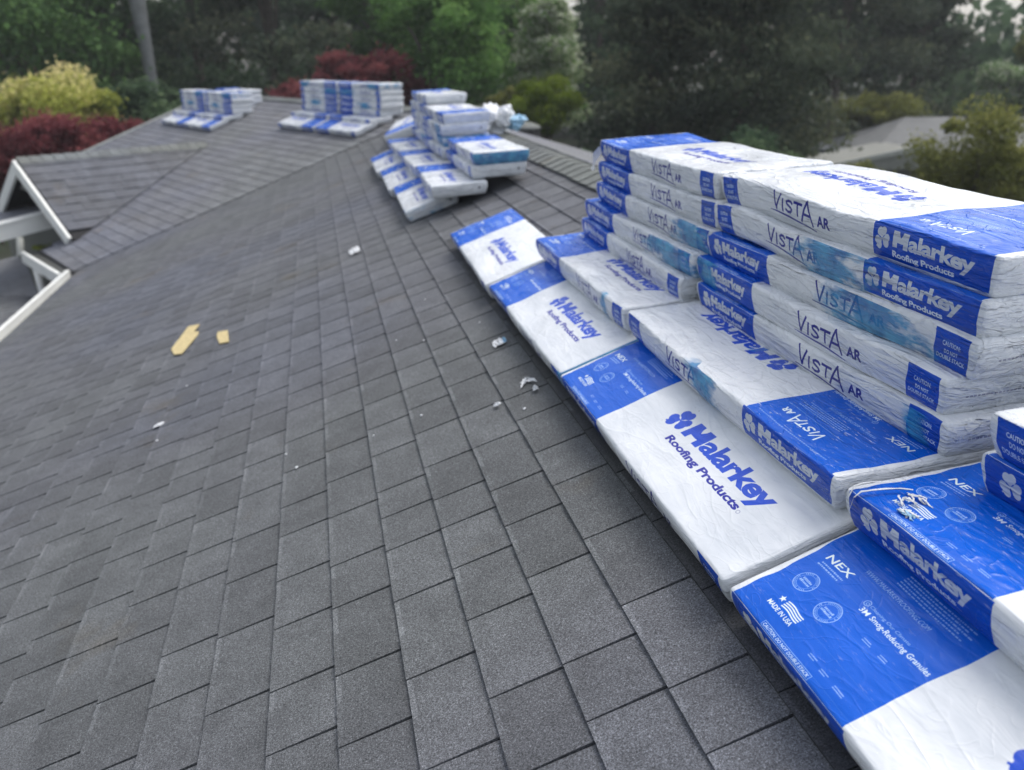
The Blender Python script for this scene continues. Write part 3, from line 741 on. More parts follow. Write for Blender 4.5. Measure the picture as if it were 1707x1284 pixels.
LX = [(3.08, .975), (3.055, .985), (2.99, 1.005), (2.985, 1.01), (3.0, 1.015)]
for i, (yf, xf) in enumerate(LX):
    b_ = tall(i, yf, .965, xf, names[i]+' bundle of the farther five-high stack, far end blue', seed=20+i, sag=.006, sagph=.6+.25*i,
              stain=[None, (.33, .28), (.34, .2), None, None][i], wear=[.1, .2, .1, .1, .15][i], yaw=rnd.uniform(-.008, .008))
    if i == 4: topfar = b_
RX = [(2.075, 1.0, False), (2.085, .995, False), (2.055, 1.01, False), (2.03, 1.012, True), (2.025, 1.018, True)]
extra = ['caution patch low at its near end', 'scuffed caution patch', 'teal by the AR', 'teal smear, logo panel', 'white top with upside down logo']
for i, (yf, xf, rt_) in enumerate(RX):
    b_ = tall(i, yf, [1.0, .995, .99, .965, .965][i], xf, names[i]+' bundle of the nearer five-high stack, '+extra[i], rot=rt_, seed=30+i, sag=.007, sagph=2.2+.22*i,
              stain=[(.42, .05), (-.44, .1), (.24, .26), (-.05, .22), None][i], wear=[.0, .35, .15, .2, .1][i], yaw=rnd.uniform(-.008, .008))
    if i == 2: mebundle = b_
tall(0, .985, 1.0, .985, 'clover-marked bundle at the right edge, under the one with the caution patch', seed=41, sag=.003)
tall(1, .978, 1.0, .98, 'bundle at the right edge with a caution patch, upper of two', rot=True, seed=42, sag=.003)

# torn film on the nearest second-row bundle
def ribbon(pts, wd, name, mat, parent=None, seed=0, crump=.004):
    mb = MB(); rr = random.Random(seed); V = []; n = 4
    for i, p in enumerate(pts):
        p = Vector(p); d = (Vector(pts[min(i+1, len(pts)-1)])-Vector(pts[max(0, i-1)])).normalized(); sd_ = d.cross(UZ).normalized()
        for j in range(n+1):
            V.append(p+sd_*(j/n-.5)*wd*(1-.5*abs(i/(len(pts)-1)-.4))+UZ*rr.uniform(-1, 1)*crump+d*rr.uniform(-1, 1)*crump)
    F = [(i*(n+1)+j, i*(n+1)+j+1, (i+1)*(n+1)+j+1, (i+1)*(n+1)+j) for i in range(len(pts)-1) for j in range(n)]
    V2 = [v-UZ*.0006 for v in V]; k = len(V)
    mb.add(V+V2, F+[tuple(q+k for q in f[::-1]) for f in F])
    o = mb.build(name, mat, None, True)
    if parent is not None:
        o.parent = parent; o.matrix_parent_inverse = parent.matrix_world.inverted()
    return o
bpy.context.view_layer.update()
zt = -.650
def F2(u, v, h=.0): # point on top of the near second-row bundle, mm from its blue far corner
    return Vector((.812+v*math.cos(t2)-.076*math.sin(t2), 1.062-u, -.731+v*math.sin(t2)+.076*math.cos(t2)+h+.006))
rr = random.Random(4)
def strand(u, v, du, dv, n, wd, seed, mat=None, h=.004):
    r_ = random.Random(seed); P_ = []
    for i in range(n):
        f = i/(n-1); P_.append(F2(u+du*f+r_.uniform(-1, 1)*.003, v+dv*f+r_.uniform(-1, 1)*.003, h*(1+r_.random()*.8)*math.sin(math.pi*min(1, .15+f*.8))-.001))
    ribbon(P_, wd, 'torn_film', mat or M['film'], f2b, seed, wd*.22)
ribbon([F2(.026, -.006, -.035), F2(.028, -.003, -.012), F2(.034, .004, .001), F2(.040, .02, .004), F2(.045, .04, .004), F2(.052, .06, .005), F2(.064, .075, .006)], .0055, 'torn_film', M['film'], f2b, 1, .001)
ribbon([F2(.012, -.001, -.02), F2(.013, .006, .0), F2(.015, .02, .004), F2(.016, .035, .003), F2(.019, .05, .002)], .004, 'torn_film', M['film'], f2b, 2, .0008)
for k in range(7): strand(.062+rr.uniform(0, .02), .055+rr.uniform(-.008, .02), rr.uniform(.012, .035), rr.uniform(-.018, .012), 8, rr.uniform(.003, .006), 50+k)
for k in range(6): strand(.095+rr.uniform(0, .015), .022+rr.uniform(-.006, .008), rr.uniform(.02, .04), rr.uniform(-.004, .014), 7, rr.uniform(.002, .0045), 70+k, M['film_blue'] if k % 2 else None, .0025)
# loose flap on the far end of the farther stack
fp = Vector((1.03, 3.01, -.30))
ribbon([fp+Vector((0, 0, .0)), fp+Vector((-.012, .02, -.02)), fp+Vector((-.022, .03, -.05)), fp+Vector((-.028, .03, -.085))], .07, 'wrap_flap', M['film'], topfar, 6, .004)
# stamped letters on the end of the middle bundle of the nearer stack
tr = text_tris('ME', .02); mn_, mx_ = tr.reshape(-1, 2).min(0), tr.reshape(-1, 2).max(0); tr = (tr-mn_)/(mx_-mn_)
mb = MB(); p0 = Vector((1.105, 1.0505, -.462))
for a in tr: mb.add([p0+AX3*(q[0]*.030)+UZ*(q[1]*.017)-Vector((0, .004, 0)) for q in a], [(0, 1, 2)])
o = mb.build('stamped_print', M['dark']); o.parent = mebundle; o.matrix_parent_inverse = mebundle.matrix_world.inverted()

# ---------------------------------------------------------------- middle group on the same slope
GC = 'wrapped shingle bundles in the middle group by the ridge'
for i, (yf, sl_) in enumerate(((6.09, .165), (7.10, .15), (8.13, .14))):
    bundle(P1(yf-.5, sl_+W/2, .002), EXB, N1, ['nearest', 'middle', 'farthest'][i]+' flat bundle in the bottom row of the middle group', GC, near=False, seed=i*1.3, yaw=-.02, stain=[(.45, .06), None, None][i])
for i, yf in enumerate((5.93, 6.98, 8.05)):
    b0 = Vector((.655, yf-.5, -.775)) + Vector((math.cos(t2), 0, math.sin(t2)))*W/2
    bundle(b0, EXB, UP2, ['nearest', 'middle', 'farthest'][i]+' bundle in the second row of the middle group', GC, near=False, seed=i*2.1+.4, yaw=[-.03, 0, .01][i])
def block(n, yf, xf, z0, nm, seed, stains={}, T_=.076, jit=.012):
    for i in range(n):
        ordn = ['lowest', 'second', 'third', 'fourth', 'fifth', 'sixth'][i]
        lab = ordn+(' bundle up' if i else ' bundle')+' in '+nm if i < n-1 else 'topmost bundle in '+nm
        bundle(Vector((xf+rnd.uniform(-jit, jit)*1.6, yf-.5+rnd.uniform(-jit, jit), z0+i*T_)) + AX3*W/2, EXB, UP3, lab, GC, near=False, seed=seed+i*1.7, rot=(i % 2 == 1 and n > 2), stain=stains.get(i), wear=.3, T_=T_)
block(2, 5.95, .885, -.668, 'the low two-high stack nearest the camera in the middle group', 3, {1: (.5, .08)})
block(4, 7.00, .87, -.66, 'the four-high stack of the middle group', 9, {1: (-.4, .3), 2: (.3, .2)})
block(5, 8.02, .89, -.655, 'the tallest stack of the middle group', 15, {0: (.4, .3)})
b0 = P1(9.45, .66, .02)
bundle(b0, Vector((-.25, -1, 0)), N1, 'lone white bundle lying between the middle group and the far right stacks', GC, near=False, seed=2.2, T_=.10, rot=True)
b0 = P1(8.75, .62, .02)

# ---------------------------------------------------------------- groups on the far slope
GE = 'wrapped shingle bundles on the far roof slope'
EX2 = -D2; UPE = (N2*.25+UZ*.75).normalized()
def far_group(t0s, s_low, levels, nm, deep=None, rot_first=(False, True)):
    for i, t0 in enumerate(t0s):
        side_ = ['right', 'left'][i] if len(t0s) == 2 else ''
        bundle(P2(t0+.5, s_low+W/2, .002), EX2, N2, f'bottom {side_} bundle laid flat under {nm}', GE, rot=rot_first[i], near=False, seed=i*3.1+1)
        q = P2(t0+.5, s_low+.21, 0); base = Vector((q.x, q.y, q.z+.088))
        inn = -U2
        bundle(base+inn*(W/2)-UZ*.01, EX2, UPE, f'second-row {side_} bundle under {nm}', GE, rot=rot_first[i], near=False, seed=i*3.1+2)
        base2 = base+inn*.165+UZ*.075
        for l in range(levels[i]):
            ordn = ['lowest', 'second', 'third', 'fourth', 'fifth', 'sixth'][l] if l < levels[i]-1 else 'topmost'
            bundle(base2+inn*(W/2+rnd.uniform(-.01, .01))+D2*rnd.uniform(-.02, .02)+UZ*.0765*l, EX2, (UZ*.96+N2*.04).normalized(), f'{ordn} bundle up on the {side_} side of {nm}', GE, rot=rot_first[i], near=False, seed=i*7+l*1.9, wear=.4,
                   stain=[None, (.1, .25), None, (-.3, .3), (.35, .25), None][l % 6])
            if deep and i == 0 and l < deep:
                bundle(base2+inn*(W*1.5+.01)+D2*.38+UZ*(.0765*l+.03), EX2, (UZ*.96+N2*.04).normalized(), f'{ordn} bundle in the back layer of {nm}', GE, near=False, seed=i*7+l)
far_group((.45, 1.52), -.80, (5, 5), 'the far stacks right of centre')
far_group((4.12, 5.16), -1.16, (4, 4), 'the farthest stacks at the left', deep=4, rot_first=(True, True))

# ---------------------------------------------------------------- scraps on the shingles
def wood(pts, label, h=.006):
    c = sum((P1(y, s, 0) for y, s in pts), Vector())/len(pts)
    mb = MB(); n = len(pts); lo = [P1(y, s, .001)-c for y, s in pts]; hi = [P1(y, s, h)-c for y, s in pts]
    mb.add(lo+hi, [tuple(range(n))[::-1], tuple(range(n, 2*n))]+[(k, (k+1) % n, n+(k+1) % n, n+k) for k in range(n)])
    o = mb.build('wood_scrap', M['wood']); o.location = c; return tag(o, label, 'wood scrap', 'wood scraps on the main slope')
def on_p1(px, py):
    d = CAMF + CAMX*((px-853.5)/FPX) + CAMD*((py-642)/FPX); t_ = -H1/(d.dot(N1)); p = d*t_; return (p.y, p.dot(S1))
wood([on_p1(*q) for q in ((286, 584), (291, 592.5), (303, 591), (330, 559), (331.5, 554), (323, 554), (333, 542), (315, 545.6), (288, 581))], 'long jagged pale yellow wood sliver lying on the shingles')
wood([on_p1(*q) for q in ((362, 563), (364, 555), (380, 552), (382, 571), (367, 574))], 'small squarish pale wood chip beside the long sliver')
def crumple(px, py, sx_, sy_, label, mat, seed, hgt=.012, name='plastic_scrap', curve=0.0):
    y, s = on_p1(px, py); rr = random.Random(seed); n, m_ = 12, 7; V = []
    for i in range(n+1):
        for j in range(m_+1):
            a, b_ = i/n-.5, j/m_-.5; rad = 1-.25*rr.random()
            V.append(P1(y+b_*sy_*rad+curve*a*a+rr.uniform(-1, 1)*sy_*.06, s+a*sx_*rad, .002+hgt*rr.random()**1.3*(1-3*a*a)*(1-2*b_*b_))-P1(y, s, 0))
    F = []
    for i in range(n):
        for j in range(m_):
            if i in (0, n-1) and j in (0, m_-1): continue
            if rr.random() < .10: continue
            q = [i*(m_+1)+j, (i+1)*(m_+1)+j, (i+1)*(m_+1)+j+1, i*(m_+1)+j+1]; F.append(tuple(q))
    k = len(V); mb = MB(); mb.add(V+[v-N1*.001 for v in V], F+[tuple(x+k for x in f[::-1]) for f in F])
    o = mb.build(name, mat); o.location = P1(y, s, 0); return tag(o, label, 'plastic scrap', 'torn plastic scraps on the main slope')
crumple(832, 572, .052, .065, 'crumpled white plastic scrap with a bluish edge below the bundles', M['film'], 1)
crumple(841, 568, .016, .055, 'bluish rim of torn plastic against the crumpled white scrap', M['film_blue'], 8)
crumple(878, 636, .058, .026, 'curled lilac-white plastic strip closest to the bundle row', M['film'], 2, .014, curve=-.10)
crumple(893, 649, .018, .030, 'dark-tipped end piece beside the curled plastic strip', M['film'], 3, .014)
crumple(829, 675, .026, .018, 'small shredded plastic bit below the curled strip', M['film'], 4, .008)
crumple(591, 419, .075, .16, 'faint round plastic scrap farther up between the two bundle groups', M['film'], 5, .02)
crumple(265, 709, .05, .03, 'thin clear plastic curl on the left part of the slope', M['film'], 6, .008)
crumple(262, 735, .01, .012, 'tiny pale fleck below the thin clear curl', M['film'], 9, .003)
def fleck(px, py, r, label):
    y, s = on_p1(px, py); mb = MB(); rr = random.Random(px); n = 7
    lo = [P1(y+math.cos(k*2*math.pi/n)*r*rr.uniform(.5, 1), s+math.sin(k*2*math.pi/n)*r*rr.uniform(.5, 1), .001)-P1(y, s, 0) for k in range(n)]
    hi = [v*.8+N1*.003 for v in lo]; mb.add(lo+hi, [tuple(range(n)), tuple(range(2*n-1, n-1, -1))]+[(k, n+k, n+(k+1) % n, (k+1) % n) for k in range(n)])
    o = mb.build('foam_fleck', M['film']); o.location = P1(y, s, 0); tag(o, label, 'fleck', 'pale flecks on the main slope')
for px, py, r, lb in ((495, 780, .006, 'white fleck at the middle of the slope, larger of a pair'), (477, 758, .005, 'smaller white fleck just above the larger one'),
                      (703, 693, .006, 'flat pale fleck near the centre of the photo'), (707, 568, .005, 'pale dot left of the crumpled white scrap'), (623, 727, .004, 'pale dot at the centre left of the flat fleck'),
                      (800, 538, .004, 'pale dot uphill of the crumpled white scrap'), (875, 682, .006, 'thin pale fleck right of the shredded bit'), (661, 568, .004, 'pale dot between two course lines in the middle'),
                      (709, 500, .005, 'pale fleck on the course line toward the middle group'), (312, 644, .006, 'pale dot on the left below the wood chips')):
    fleck(px, py, r, lb)
y_, s_p = on_p1(64, 410)
mb = MB(); p = ray(71, 411, 10.6)
for k in range(14): mb.box(p+Vector((rnd.uniform(-.09, .09), rnd.uniform(-.09, .09), rnd.uniform(-.02, .03))), .05, .05, .02, tone=.5)
tag(mb.build('moss_clump', M['moss']), 'small yellow-green moss clump on the roof corner under the gable', 'moss', kind='thing')
# loose wrapping beside the middle group
def bag(c, sx_, sy_, sz_, seed, mat, label):
    rr = random.Random(seed); V = []; n, m_ = 16, 9
    for j in range(m_+1):
        th = math.pi*j/m_
        for i in range(n):
            ph = 2*math.pi*i/n; v = Vector((math.sin(th)*math.cos(ph)*sx_, math.sin(th)*math.sin(ph)*sy_, math.cos(th)*sz_))
            k = 1+.75*mnoise.noise(v*11+Vector((seed, 0, 0)))+.3*mnoise.noise(v*30)+rr.uniform(-.16, .16); V.append(v*k)
    F = [(j*n+i, j*n+(i+1) % n, (j+1)*n+(i+1) % n, (j+1)*n+i) for j in range(m_) for i in range(n)]
    mb = MB(); mb.add(V, F); o = mb.build('loose_wrapping', mat); o.location = c; tag(o, label, 'wrapping', 'loose wrapping heaped by the middle group')
bag(Vector((1.42, 7.1, -.47)), .17, .26, .10, 3, M['film'], 'white crumpled wrapping heaped on the ridge beside the middle group')
bag(Vector((1.50, 6.9, -.43)), .07, .08, .07, 5, M['film'], 'white upright twist of wrapping rising from the heap')
bag(Vector((1.60, 6.95, -.47)), .10, .12, .05, 4, M['film_blue'], 'teal crumpled wrapping at the right end of the heap')

# ---------------------------------------------------------------- ground, trees, neighbours
gm, t, b, N, L = mat_new('lawn'); M['lawn'] = gm
p = geo_pos(t); L(ramp(t, noise_node(t, p, .35, 5, .65), [(0.35, (0.030, 0.026, 0.018)), (0.5, (0.028, 0.040, 0.018)), (0.7, (0.045, 0.07, 0.02))]), b.inputs['Base Color']); b.inputs['Roughness'].default_value = .95
mb = MB(); mb.add([(-400, -160, -4.7), (400, -160, -4.7), (400, 160, -4.7), (-400, 160, -4.7)], [(0, 1, 2, 3)])
tag(mb.build('ground', gm), kind='structure')

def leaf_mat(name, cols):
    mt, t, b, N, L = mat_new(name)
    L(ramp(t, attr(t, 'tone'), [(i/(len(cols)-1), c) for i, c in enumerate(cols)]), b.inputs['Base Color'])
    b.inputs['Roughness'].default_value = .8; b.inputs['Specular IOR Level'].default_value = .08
    tr_ = N('ShaderNodeBsdfTranslucent'); mx_ = N('ShaderNodeMixShader'); mx_.inputs[0].default_value = .38
    L(b.inputs['Base Color'].links[0].from_socket, tr_.inputs[0]); L(b.outputs[0], mx_.inputs[1]); L(tr_.outputs[0], mx_.inputs[2])
    L(mx_.outputs[0], t.nodes['Material Output'].inputs[0])
    return mt
LM = {
 'dark': leaf_mat('leaf_dark', [(0.041, 0.073, 0.043), (0.091, 0.146, 0.078), (0.174, 0.245, 0.119)]),
 'conifer': leaf_mat('leaf_conifer', [(0.039, 0.055, 0.039), (0.081, 0.103, 0.066), (0.166, 0.179, 0.103)]),
 'green': leaf_mat('leaf_green', [(0.067, 0.147, 0.038), (0.147, 0.294, 0.076), (0.252, 0.420, 0.116)]),
 'mid': leaf_mat('leaf_mid', [(0.061, 0.121, 0.045), (0.132, 0.243, 0.077), (0.223, 0.365, 0.112)]),
 'yellow': leaf_mat('leaf_yellow', [(0.176, 0.220, 0.044), (0.462, 0.484, 0.110), (0.792, 0.682, 0.374)]),
 'red': leaf_mat('leaf_red', [(0.074, 0.021, 0.026), (0.187, 0.051, 0.060), (0.313, 0.105, 0.101)]),
 'white': leaf_mat('leaf_white', [(.22, .28, .14), (.50, .54, .40), (.80, .80, .70)]),
 'olive': leaf_mat('leaf_olive', [(0.082, 0.091, 0.033), (0.173, 0.191, 0.055), (0.291, 0.291, 0.091)]),
 'lime': leaf_mat('leaf_lime', [(0.060, 0.096, 0.012), (0.144, 0.204, 0.024), (0.240, 0.300, 0.048)]),
}
LSZ = .66
def leaves(centers, radii, n, size, rng, squash=.8, droop=0.0):
    c = centers[rng.integers(0, len(centers), n)]; idx = rng.integers(0, len(centers), n); c = centers[idx]; r = radii[idx]
    d = rng.normal(size=(n, 3)); d /= np.linalg.norm(d, axis=1)[:, None]
    rad = rng.random(n)**.45*np.where(rng.random(n) < .16, 1.0+.6*rng.random(n), 1.0)
    pos = c+d*(r*rad)[:, None]*np.array([1, 1, squash])
    a = rng.normal(size=(n, 3)); a /= np.linalg.norm(a, axis=1)[:, None]; a[:, 2] -= droop; a /= np.linalg.norm(a, axis=1)[:, None]
    h = rng.normal(size=(n, 3)); b_ = np.cross(a, h); b_ /= np.linalg.norm(b_, axis=1)[:, None]
    s = size*(.6+.8*rng.random(n))[:, None]
    V = np.stack([pos-a*s*.55, pos+b_*s*.32, pos+a*s*.55, pos-b_*s*.32], 1)
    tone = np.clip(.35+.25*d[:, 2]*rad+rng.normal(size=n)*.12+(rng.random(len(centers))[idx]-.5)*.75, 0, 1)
    return V.reshape(-1, 3), tone
def leaf_object(name, V, tone, mat, parent=None):
    n = len(V)//4; me = bpy.data.meshes.new(name); me.vertices.add(len(V)); me.vertices.foreach_set('co', V.astype(np.float32).ravel())
    me.loops.add(4*n); me.loops.foreach_set('vertex_index', np.arange(4*n, dtype=np.int32)); me.polygons.add(n)
    me.polygons.foreach_set('loop_start', np.arange(0, 4*n, 4, dtype=np.int32)); me.polygons.foreach_set('loop_total', np.full(n, 4, np.int32)); me.update(calc_edges=True)
    at = me.attributes.new('tone', 'FLOAT', 'FACE'); at.data.foreach_set('value', tone.astype(np.float32)); me.materials.append(mat)
    return link(bpy.data.objects.new(name, me), parent)
GZ = -4.7
def tree(name, px, dist, zc, rx, rz, mat, label, n=6000, size=.26, clumps=40, cat='tree', kind='round', bark='bark', seed=None, group=None, trunk_r=.16, two=None):
    rng = np.random.default_rng(seed if seed is not None else int(px*7+dist*13))
    base = ray(px, 98, dist); base.z = GZ
    e = empty(name, base); tag(e, label, cat, group)
    H = zc-GZ
    if kind == 'round':
        d = rng.normal(size=(clumps, 3)); d /= np.linalg.norm(d, axis=1)[:, None]; rr = rng.random(clumps)**.4
        ctr = d*rr[:, None]*np.array([rx, rx, rz])*.80+np.array([0, 0, H]); rad = (.12+.34*rng.random(clumps)**1.3)*rx*1.05
        droop = 0
    else:  # conifer: tiers of boughs
        ctr = []; rad = []; topz = H+rz; botz = max(.8, H-rz)
        for i in range(clumps):
            f = rng.random()**.8; z = botz+(topz-botz)*f; R_ = rx*(1-f)**.75+.25; a = rng.random()*6.283; q = rng.random()**.5
            ctr.append((math.cos(a)*R_*q, math.sin(a)*R_*q, z-.25*R_*q)); rad.append(.35+R_*.30)
        ctr = np.array(ctr); rad = np.array(rad); droop = .35
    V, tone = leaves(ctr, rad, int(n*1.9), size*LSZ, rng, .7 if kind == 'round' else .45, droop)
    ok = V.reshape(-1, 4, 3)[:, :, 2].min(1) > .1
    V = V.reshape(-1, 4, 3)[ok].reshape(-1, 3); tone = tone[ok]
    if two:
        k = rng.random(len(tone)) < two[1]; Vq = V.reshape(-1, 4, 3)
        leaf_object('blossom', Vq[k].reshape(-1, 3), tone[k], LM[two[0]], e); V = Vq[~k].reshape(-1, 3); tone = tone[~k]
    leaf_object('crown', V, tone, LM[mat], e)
    mb = MB(); tp = H+rz*(.3 if kind == 'round' else .85)
    mb.tube([(0, 0, -.1), (.05, .03, H*.35), (-.05, .05, H*.75), (0, 0, tp)], [trunk_r*1.25, trunk_r, trunk_r*.8, trunk_r*.25], 8)
    for i in range(min(9, clumps)):
        c = ctr[i]; z0 = min(max(.25*c[2]+.3*H, H*.3), tp*.9)
        mb.tube([(0, 0, z0), (c[0]*.5, c[1]*.5, z0+(c[2]-z0)*.65), (c[0], c[1], c[2])], [trunk_r*.5, trunk_r*.3, trunk_r*.1], 5)
    mb.build('trunk', M[bark], e, True)
    return e
# left side
tree('deciduous_tree', 40, 24, .9, 3.6, 4.6, 'mid', 'green leafy tree at the far left behind the yellow shrub', 11000, .24, 60)
tree('conifer_tree', 170, 27, 2.0, 3.2, 6.6, 'dark', 'dark evergreen left of the pale bare trunk', 12000, .26, 80, kind='cone')
tree('conifer_tree', 330, 30, 3.0, 4.0, 7.5, 'dark', 'dark evergreen right of the pale bare trunk, behind the farthest stacks', 14000, .28, 90, kind='cone')
tree('conifer_tree', 455, 27, 2.6, 3.2, 7.2, 'conifer', 'brownish dark evergreen behind the gap between the far stacks', 12000, .27, 80, kind='cone')
tree('conifer_tree', 560, 38, 3.2, 3.4, 8.0, 'dark', 'dark evergreen behind the red tree', 9000, .32, 70, kind='cone')
tree('shrub', 80, 18.5, -1.0, 1.5, 1.05, 'yellow', 'yellow-green flowering shrub above the red foliage at the left', 11000, .13, 40, cat='shrub', trunk_r=.07)
tree('shrub', -20, 18.5, -1.55, 1.1, 1.0, 'yellow', 'yellow-green shrub cut by the left edge', 5000, .13, 24, cat='shrub', trunk_r=.07)
tree('japanese_maple', 75, 15.6, -1.62, 1.15, .85, 'red', 'dark red maple behind the gable, left one', 9000, .12, 34, trunk_r=.07)
tree('japanese_maple', -10, 14.6, -2.05, 1.1, 1.2, 'red', 'dark red maple cut off by the left edge', 8000, .12, 30, trunk_r=.07)
tree('japanese_maple', 180, 18.2, -1.85, 1.0, .68, 'red', 'dark red maple spilling right along the rake edge', 6000, .12, 26, trunk_r=.07)
tree('red_leaf_tree', 600, 24, -.55, 1.55, 1.15, 'red', 'round dark red tree behind the far right stacks', 9000, .16, 34)
tree('red_leaf_tree', 490, 23, -1.25, 1.1, .75, 'red', 'low dark red tree between the two far stack groups', 5000, .15, 24)
tree('red_leaf_tree', 680, 25, -1.2, 1.0, .85, 'red', 'small dark red tree right of the round one', 4500, .15, 22)
tree('shrub', 245, 21, -1.45, 1.5, 1.25, 'dark', 'dark evergreen shrub hiding the foot of the pale trunk', 9000, .16, 34, cat='shrub', trunk_r=.07)
# pale bare trunk
mb = MB(); q0 = ray(238, 60, 24); mb.tube([Vector((q0.x+.15, q0.y, GZ)), Vector((q0.x+.08, q0.y, -2.)), Vector((q0.x+.05, q0.y, .2)), Vector((q0.x-.02, q0.y, 1.6)), Vector((q0.x-.15, q0.y, 4))], [.18, .17, .17, .24, .32], 10)
tag(mb.build('bare_trunk', M['pale_bark'], None, True), 'thick pale grey bare trunk standing among the dark evergreens', 'tree trunk')
# centre
tree('deciduous_tree', 655, 30, 2.2, 2.7, 4.6, 'green', 'bright green tree above the red tree', 12000, .24, 60)
tree('deciduous_tree', 735, 25, 0.6, 1.9, 3.2, 'green', 'bright green tree in the middle, behind the ridge', 11000, .20, 50)
tree('deciduous_tree', 800, 31, 1.8, 2.4, 4.8, 'mid', 'darker green tree left of the white blossom', 10000, .24, 60)
tree('blossom_tree', 912, 26, -.1, 1.05, 1.75, 'green', 'white flowering tree with light green leaves', 10000, .15, 70, kind='cone', two=('white', .72))
tree('deciduous_tree', 880, 28, .9, 1.1, 2.6, 'green', 'slim light green tree standing behind the white blossom', 7000, .18, 34)
tree('shrub', 905, 22, -1.15, 1.05, .80, 'lime', 'yellow-green shrub under the white blossom', 6000, .13, 26, cat='shrub', trunk_r=.07)
tree('shrub', 850, 23, -1.3, .8, .75, 'olive', 'olive shrub left of the yellow-green one', 4500, .13, 22, cat='shrub', trunk_r=.06)
tree('conifer_tree', 760, 42, 4, 4.2, 9, 'dark', 'tall dark evergreen far behind the bright green trees', 9000, .36, 80, kind='cone')
tree('conifer_tree', 1000, 36, 3, 2.4, 8, 'dark', 'tall dark evergreen right behind the white blossom', 9000, .32, 80, kind='cone')
# right
tree('conifer_tree', 1095, 21, .9, 1.95, 5.2, 'conifer', 'huge dark conifer behind the farther tall stack', 20000, .20, 120, kind='cone')
tree('conifer_tree', 1240, 21, 1.2, 2.9, 5.6, 'conifer', 'huge dark conifer behind the middle of the near stacks', 20000, .20, 120, kind='cone')
tree('conifer_tree', 1400, 34, 2.5, 4.4, 7.4, 'conifer', 'broad dark conifer left of the grey neighbour house', 16000, .28, 110, kind='cone')
tree('conifer_tree', 1530, 37, 1.2, 2.7, 6.0, 'conifer', 'dark conifer rising behind the grey neighbour house', 14000, .28, 90, kind='cone')
tree('shrub', 1005, 15.5, -2.35, 1.15, 1.0, 'dark', 'dark shrub just beyond the back eave', 8000, .13, 30, cat='shrub', trunk_r=.07)
tree('shrub', 1120, 14.5, -2.45, 1.5, 1.2, 'conifer', 'dark evergreen shrub low behind the farther tall stack', 9000, .13, 36, cat='shrub', trunk_r=.07)
tree('shrub', 1260, 16, -2.4, 1.3, 1.1, 'dark', 'dark shrub behind the white stack tops, left of the house', 8000, .14, 30, cat='shrub', trunk_r=.07)
tree('blossom_tree', 1690, 33, -1.0, 1.2, 1.1, 'mid', 'white blossoming tree at the right edge', 7000, .15, 30, two=('white', .5))
tree('deciduous_tree', 1735, 34, -.2, 1.3, 2.2, 'olive', 'olive leafy tree cut by the upper right edge', 7000, .2, 36)
tree('shrub', 1550, 15.5, -2.75, 1.2, .75, 'olive', 'olive shrub in front of the neighbour house', 8000, .11, 30, cat='shrub', trunk_r=.05)
tree('shrub', 1700, 14.0, -2.25, .85, .85, 'olive', 'olive shrub cut by the right edge', 8000, .11, 30, cat='shrub', trunk_r=.05)
tree('shrub', 1440, 20, -3.1, 1.1, .6, 'olive', 'low olive shrub under the left eave of the neighbour house', 6000, .13, 26, cat='shrub', trunk_r=.05)
tree('shrub', 1480, 29, -1.7, 1.5, .45, 'olive', 'row-like olive shrub behind the neighbour roof', 5000, .16, 26, cat='shrub', trunk_r=.05)
tree('shrub', 1668, 13.5, -1.75, 1.25, 1.1, 'olive', 'tall wispy yellow-olive shrub overlapping the neighbour roof at the right', 6500, .10, 40, cat='shrub', trunk_r=.04)
# far wood
rng = np.random.default_rng(5); ctr = []; rad = []
for i in range(420):
    a = R(rng.uniform(-62, 62)); d = rng.uniform(46, 66); top_ = 9 if a < R(24) else (-1.5 if a > R(27) else 3)
    ctr.append((math.sin(a+.2)*d, math.cos(a+.2)*d, GZ+rng.uniform(0, 1)**.8*(top_+4.7+rng.uniform(0, 4)))); rad.append(rng.uniform(1.8, 3.4))
V, tone = leaves(np.array(ctr), np.array(rad), 60000, .75, rng, .8, .2)
tag(leaf_object('woods', V, tone*.7, LM['dark']), 'dark mass of far woods closing the view', kind='stuff')

# neighbour house at the right
nh = tag(empty('neighbour_house', ray(1560, 250, 25)), 'single-storey grey house with white posts seen through shrubs at the right', 'house')
c = nh.location; c.z = GZ-.38; nx = CAMX.copy(); nx.z = 0; nx.normalize(); ny = UZ.cross(nx)
def Hn(a, b_, z): return Vector(nx*a+ny*b_+UZ*z)
mb = MB(); mb.box(Hn(.9, 2.6, 1.1), 6.0, 4.2, 2.2, (nx, ny, UZ)); mb.build('wall', plain('siding', (.10, .11, .12), .8), nh)
rf = MB(); A_ = [Hn(-1.6, 1.2, 2.05), Hn(6.6, 1.2, 2.05), Hn(6.6, 6.4, 2.05), Hn(-1.6, 6.4, 2.05)]; Rg = [Hn(.6, 3.7, 3.25), Hn(5.6, 3.7, 3.25)]
rf.add(A_+Rg, [(0, 1, 5, 4), (1, 2, 5), (2, 3, 4, 5), (3, 0, 4), (3, 2, 1, 0)]); rf.build('roof', plain('neighbour_roof', (.13, .135, .135), .8, .12, 3), nh)
pm = plain('porch_roofing', (.20, .205, .185), .8, .1, 3)
rf = MB(); A_ = [Hn(-3.5, 0, 1.95), Hn(-.6, 0, 2.55), Hn(2.9, 0, 1.95)]; B_ = [v+ny*2.6 for v in A_]
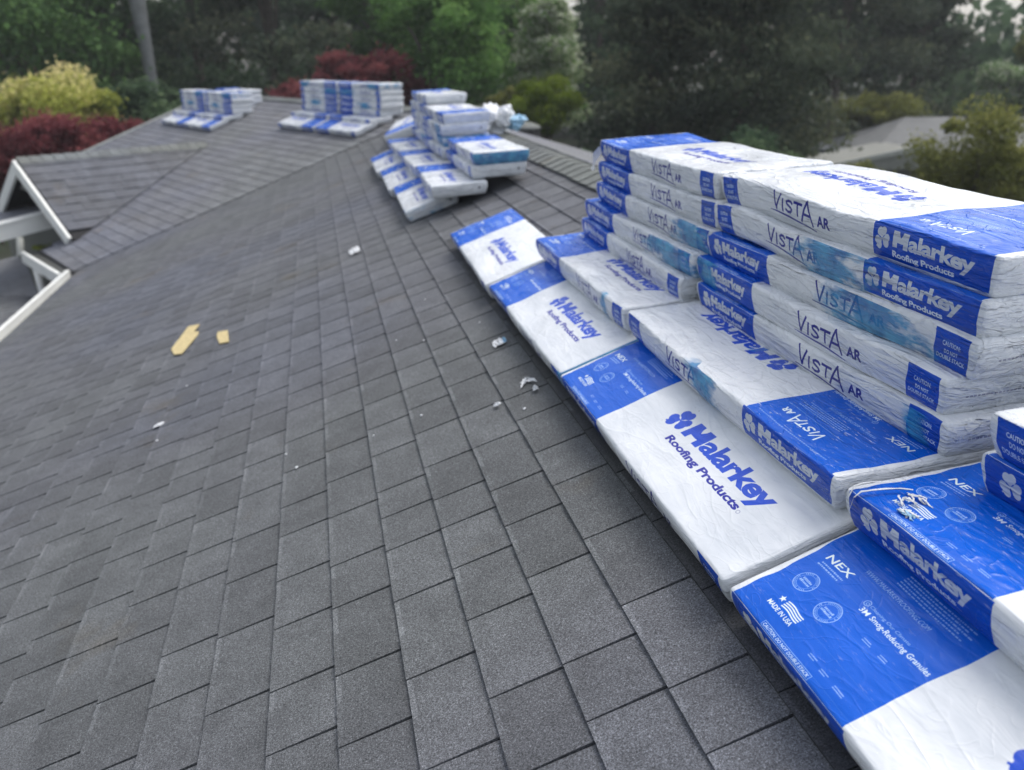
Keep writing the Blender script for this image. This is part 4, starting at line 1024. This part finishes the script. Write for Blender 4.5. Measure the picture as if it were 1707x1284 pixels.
rf.add(A_+B_, [(0, 3, 4, 1), (1, 4, 5, 2), (0, 1, 2), (3, 5, 4), (0, 2, 5, 3)]); rf.build('porch_roof', pm, nh)
mb = MB()
for a, b_ in ((0, 1), (1, 2)): mb.beam(A_[a]-ny*.03+UZ*.02, A_[b_]-ny*.03+UZ*.02, .05, .14)
mb.build('fascia', plain('pale_fascia', (.36, .37, .34), .7), nh)
for a in (-3.1, -1.9, 1.1, 2.6):
    mb = MB(); mb.box(Hn(a, .25, .98), .09, .09, 1.96, (nx, ny, UZ)); mb.build('post', M['soffit'], nh)
mb = MB(); mb.beam(Hn(.2, .2, .9), Hn(1.1, .2, 1.7), .05, .06); mb.build('stair_rail', M['soffit'], nh)
mb = MB(); mb.tube([Hn(2.6, 3.5, 3.1), Hn(2.6, 3.5, 3.42)], .09, 8); mb.build('vent_pipe', M['gutter_dark'], nh)
# second neighbour roof in the middle distance
nh = tag(empty('garden_shed', ray(850, 172, 27)), 'small pale-roofed outbuilding beyond the ridge under the shrubs', 'shed'); nh.location.z = GZ
mb = MB(); mb.box(Hn(0, 1, 1.0), 2.2, 1.8, 2.0, (nx, ny, UZ)); mb.build('wall', plain('shed_wall', (.05, .055, .05), .8), nh)
rf = MB(); A_ = [Hn(-1.3, 0, 2.0), Hn(1.3, 0, 2.0), Hn(1.3, 2, 2.0), Hn(-1.3, 2, 2.0), Hn(-.9, 1, 2.55), Hn(.9, 1, 2.55)]
rf.add(A_, [(0, 1, 5, 4), (1, 2, 5), (2, 3, 4, 5), (3, 0, 4), (3, 2, 1, 0)]); rf.build('roof', plain('shed_roof', (.26, .27, .22), .8), nh)

# ---------------------------------------------------------------- damp air
hz = bpy.data.materials.new('damp_air'); hz.use_nodes = True; t = hz.node_tree; t.nodes.clear()
v = t.nodes.new('ShaderNodeVolumePrincipled'); v.inputs['Color'].default_value = (.92, .95, 1.0, 1); v.inputs['Density'].default_value = 0.0012
t.links.new(v.outputs[0], t.nodes.new('ShaderNodeOutputMaterial').inputs['Volume'])
mb = MB(); mb.box((0, 0, 6.2), 330, 330, 24)
tag(mb.build('haze', hz), kind='stuff')
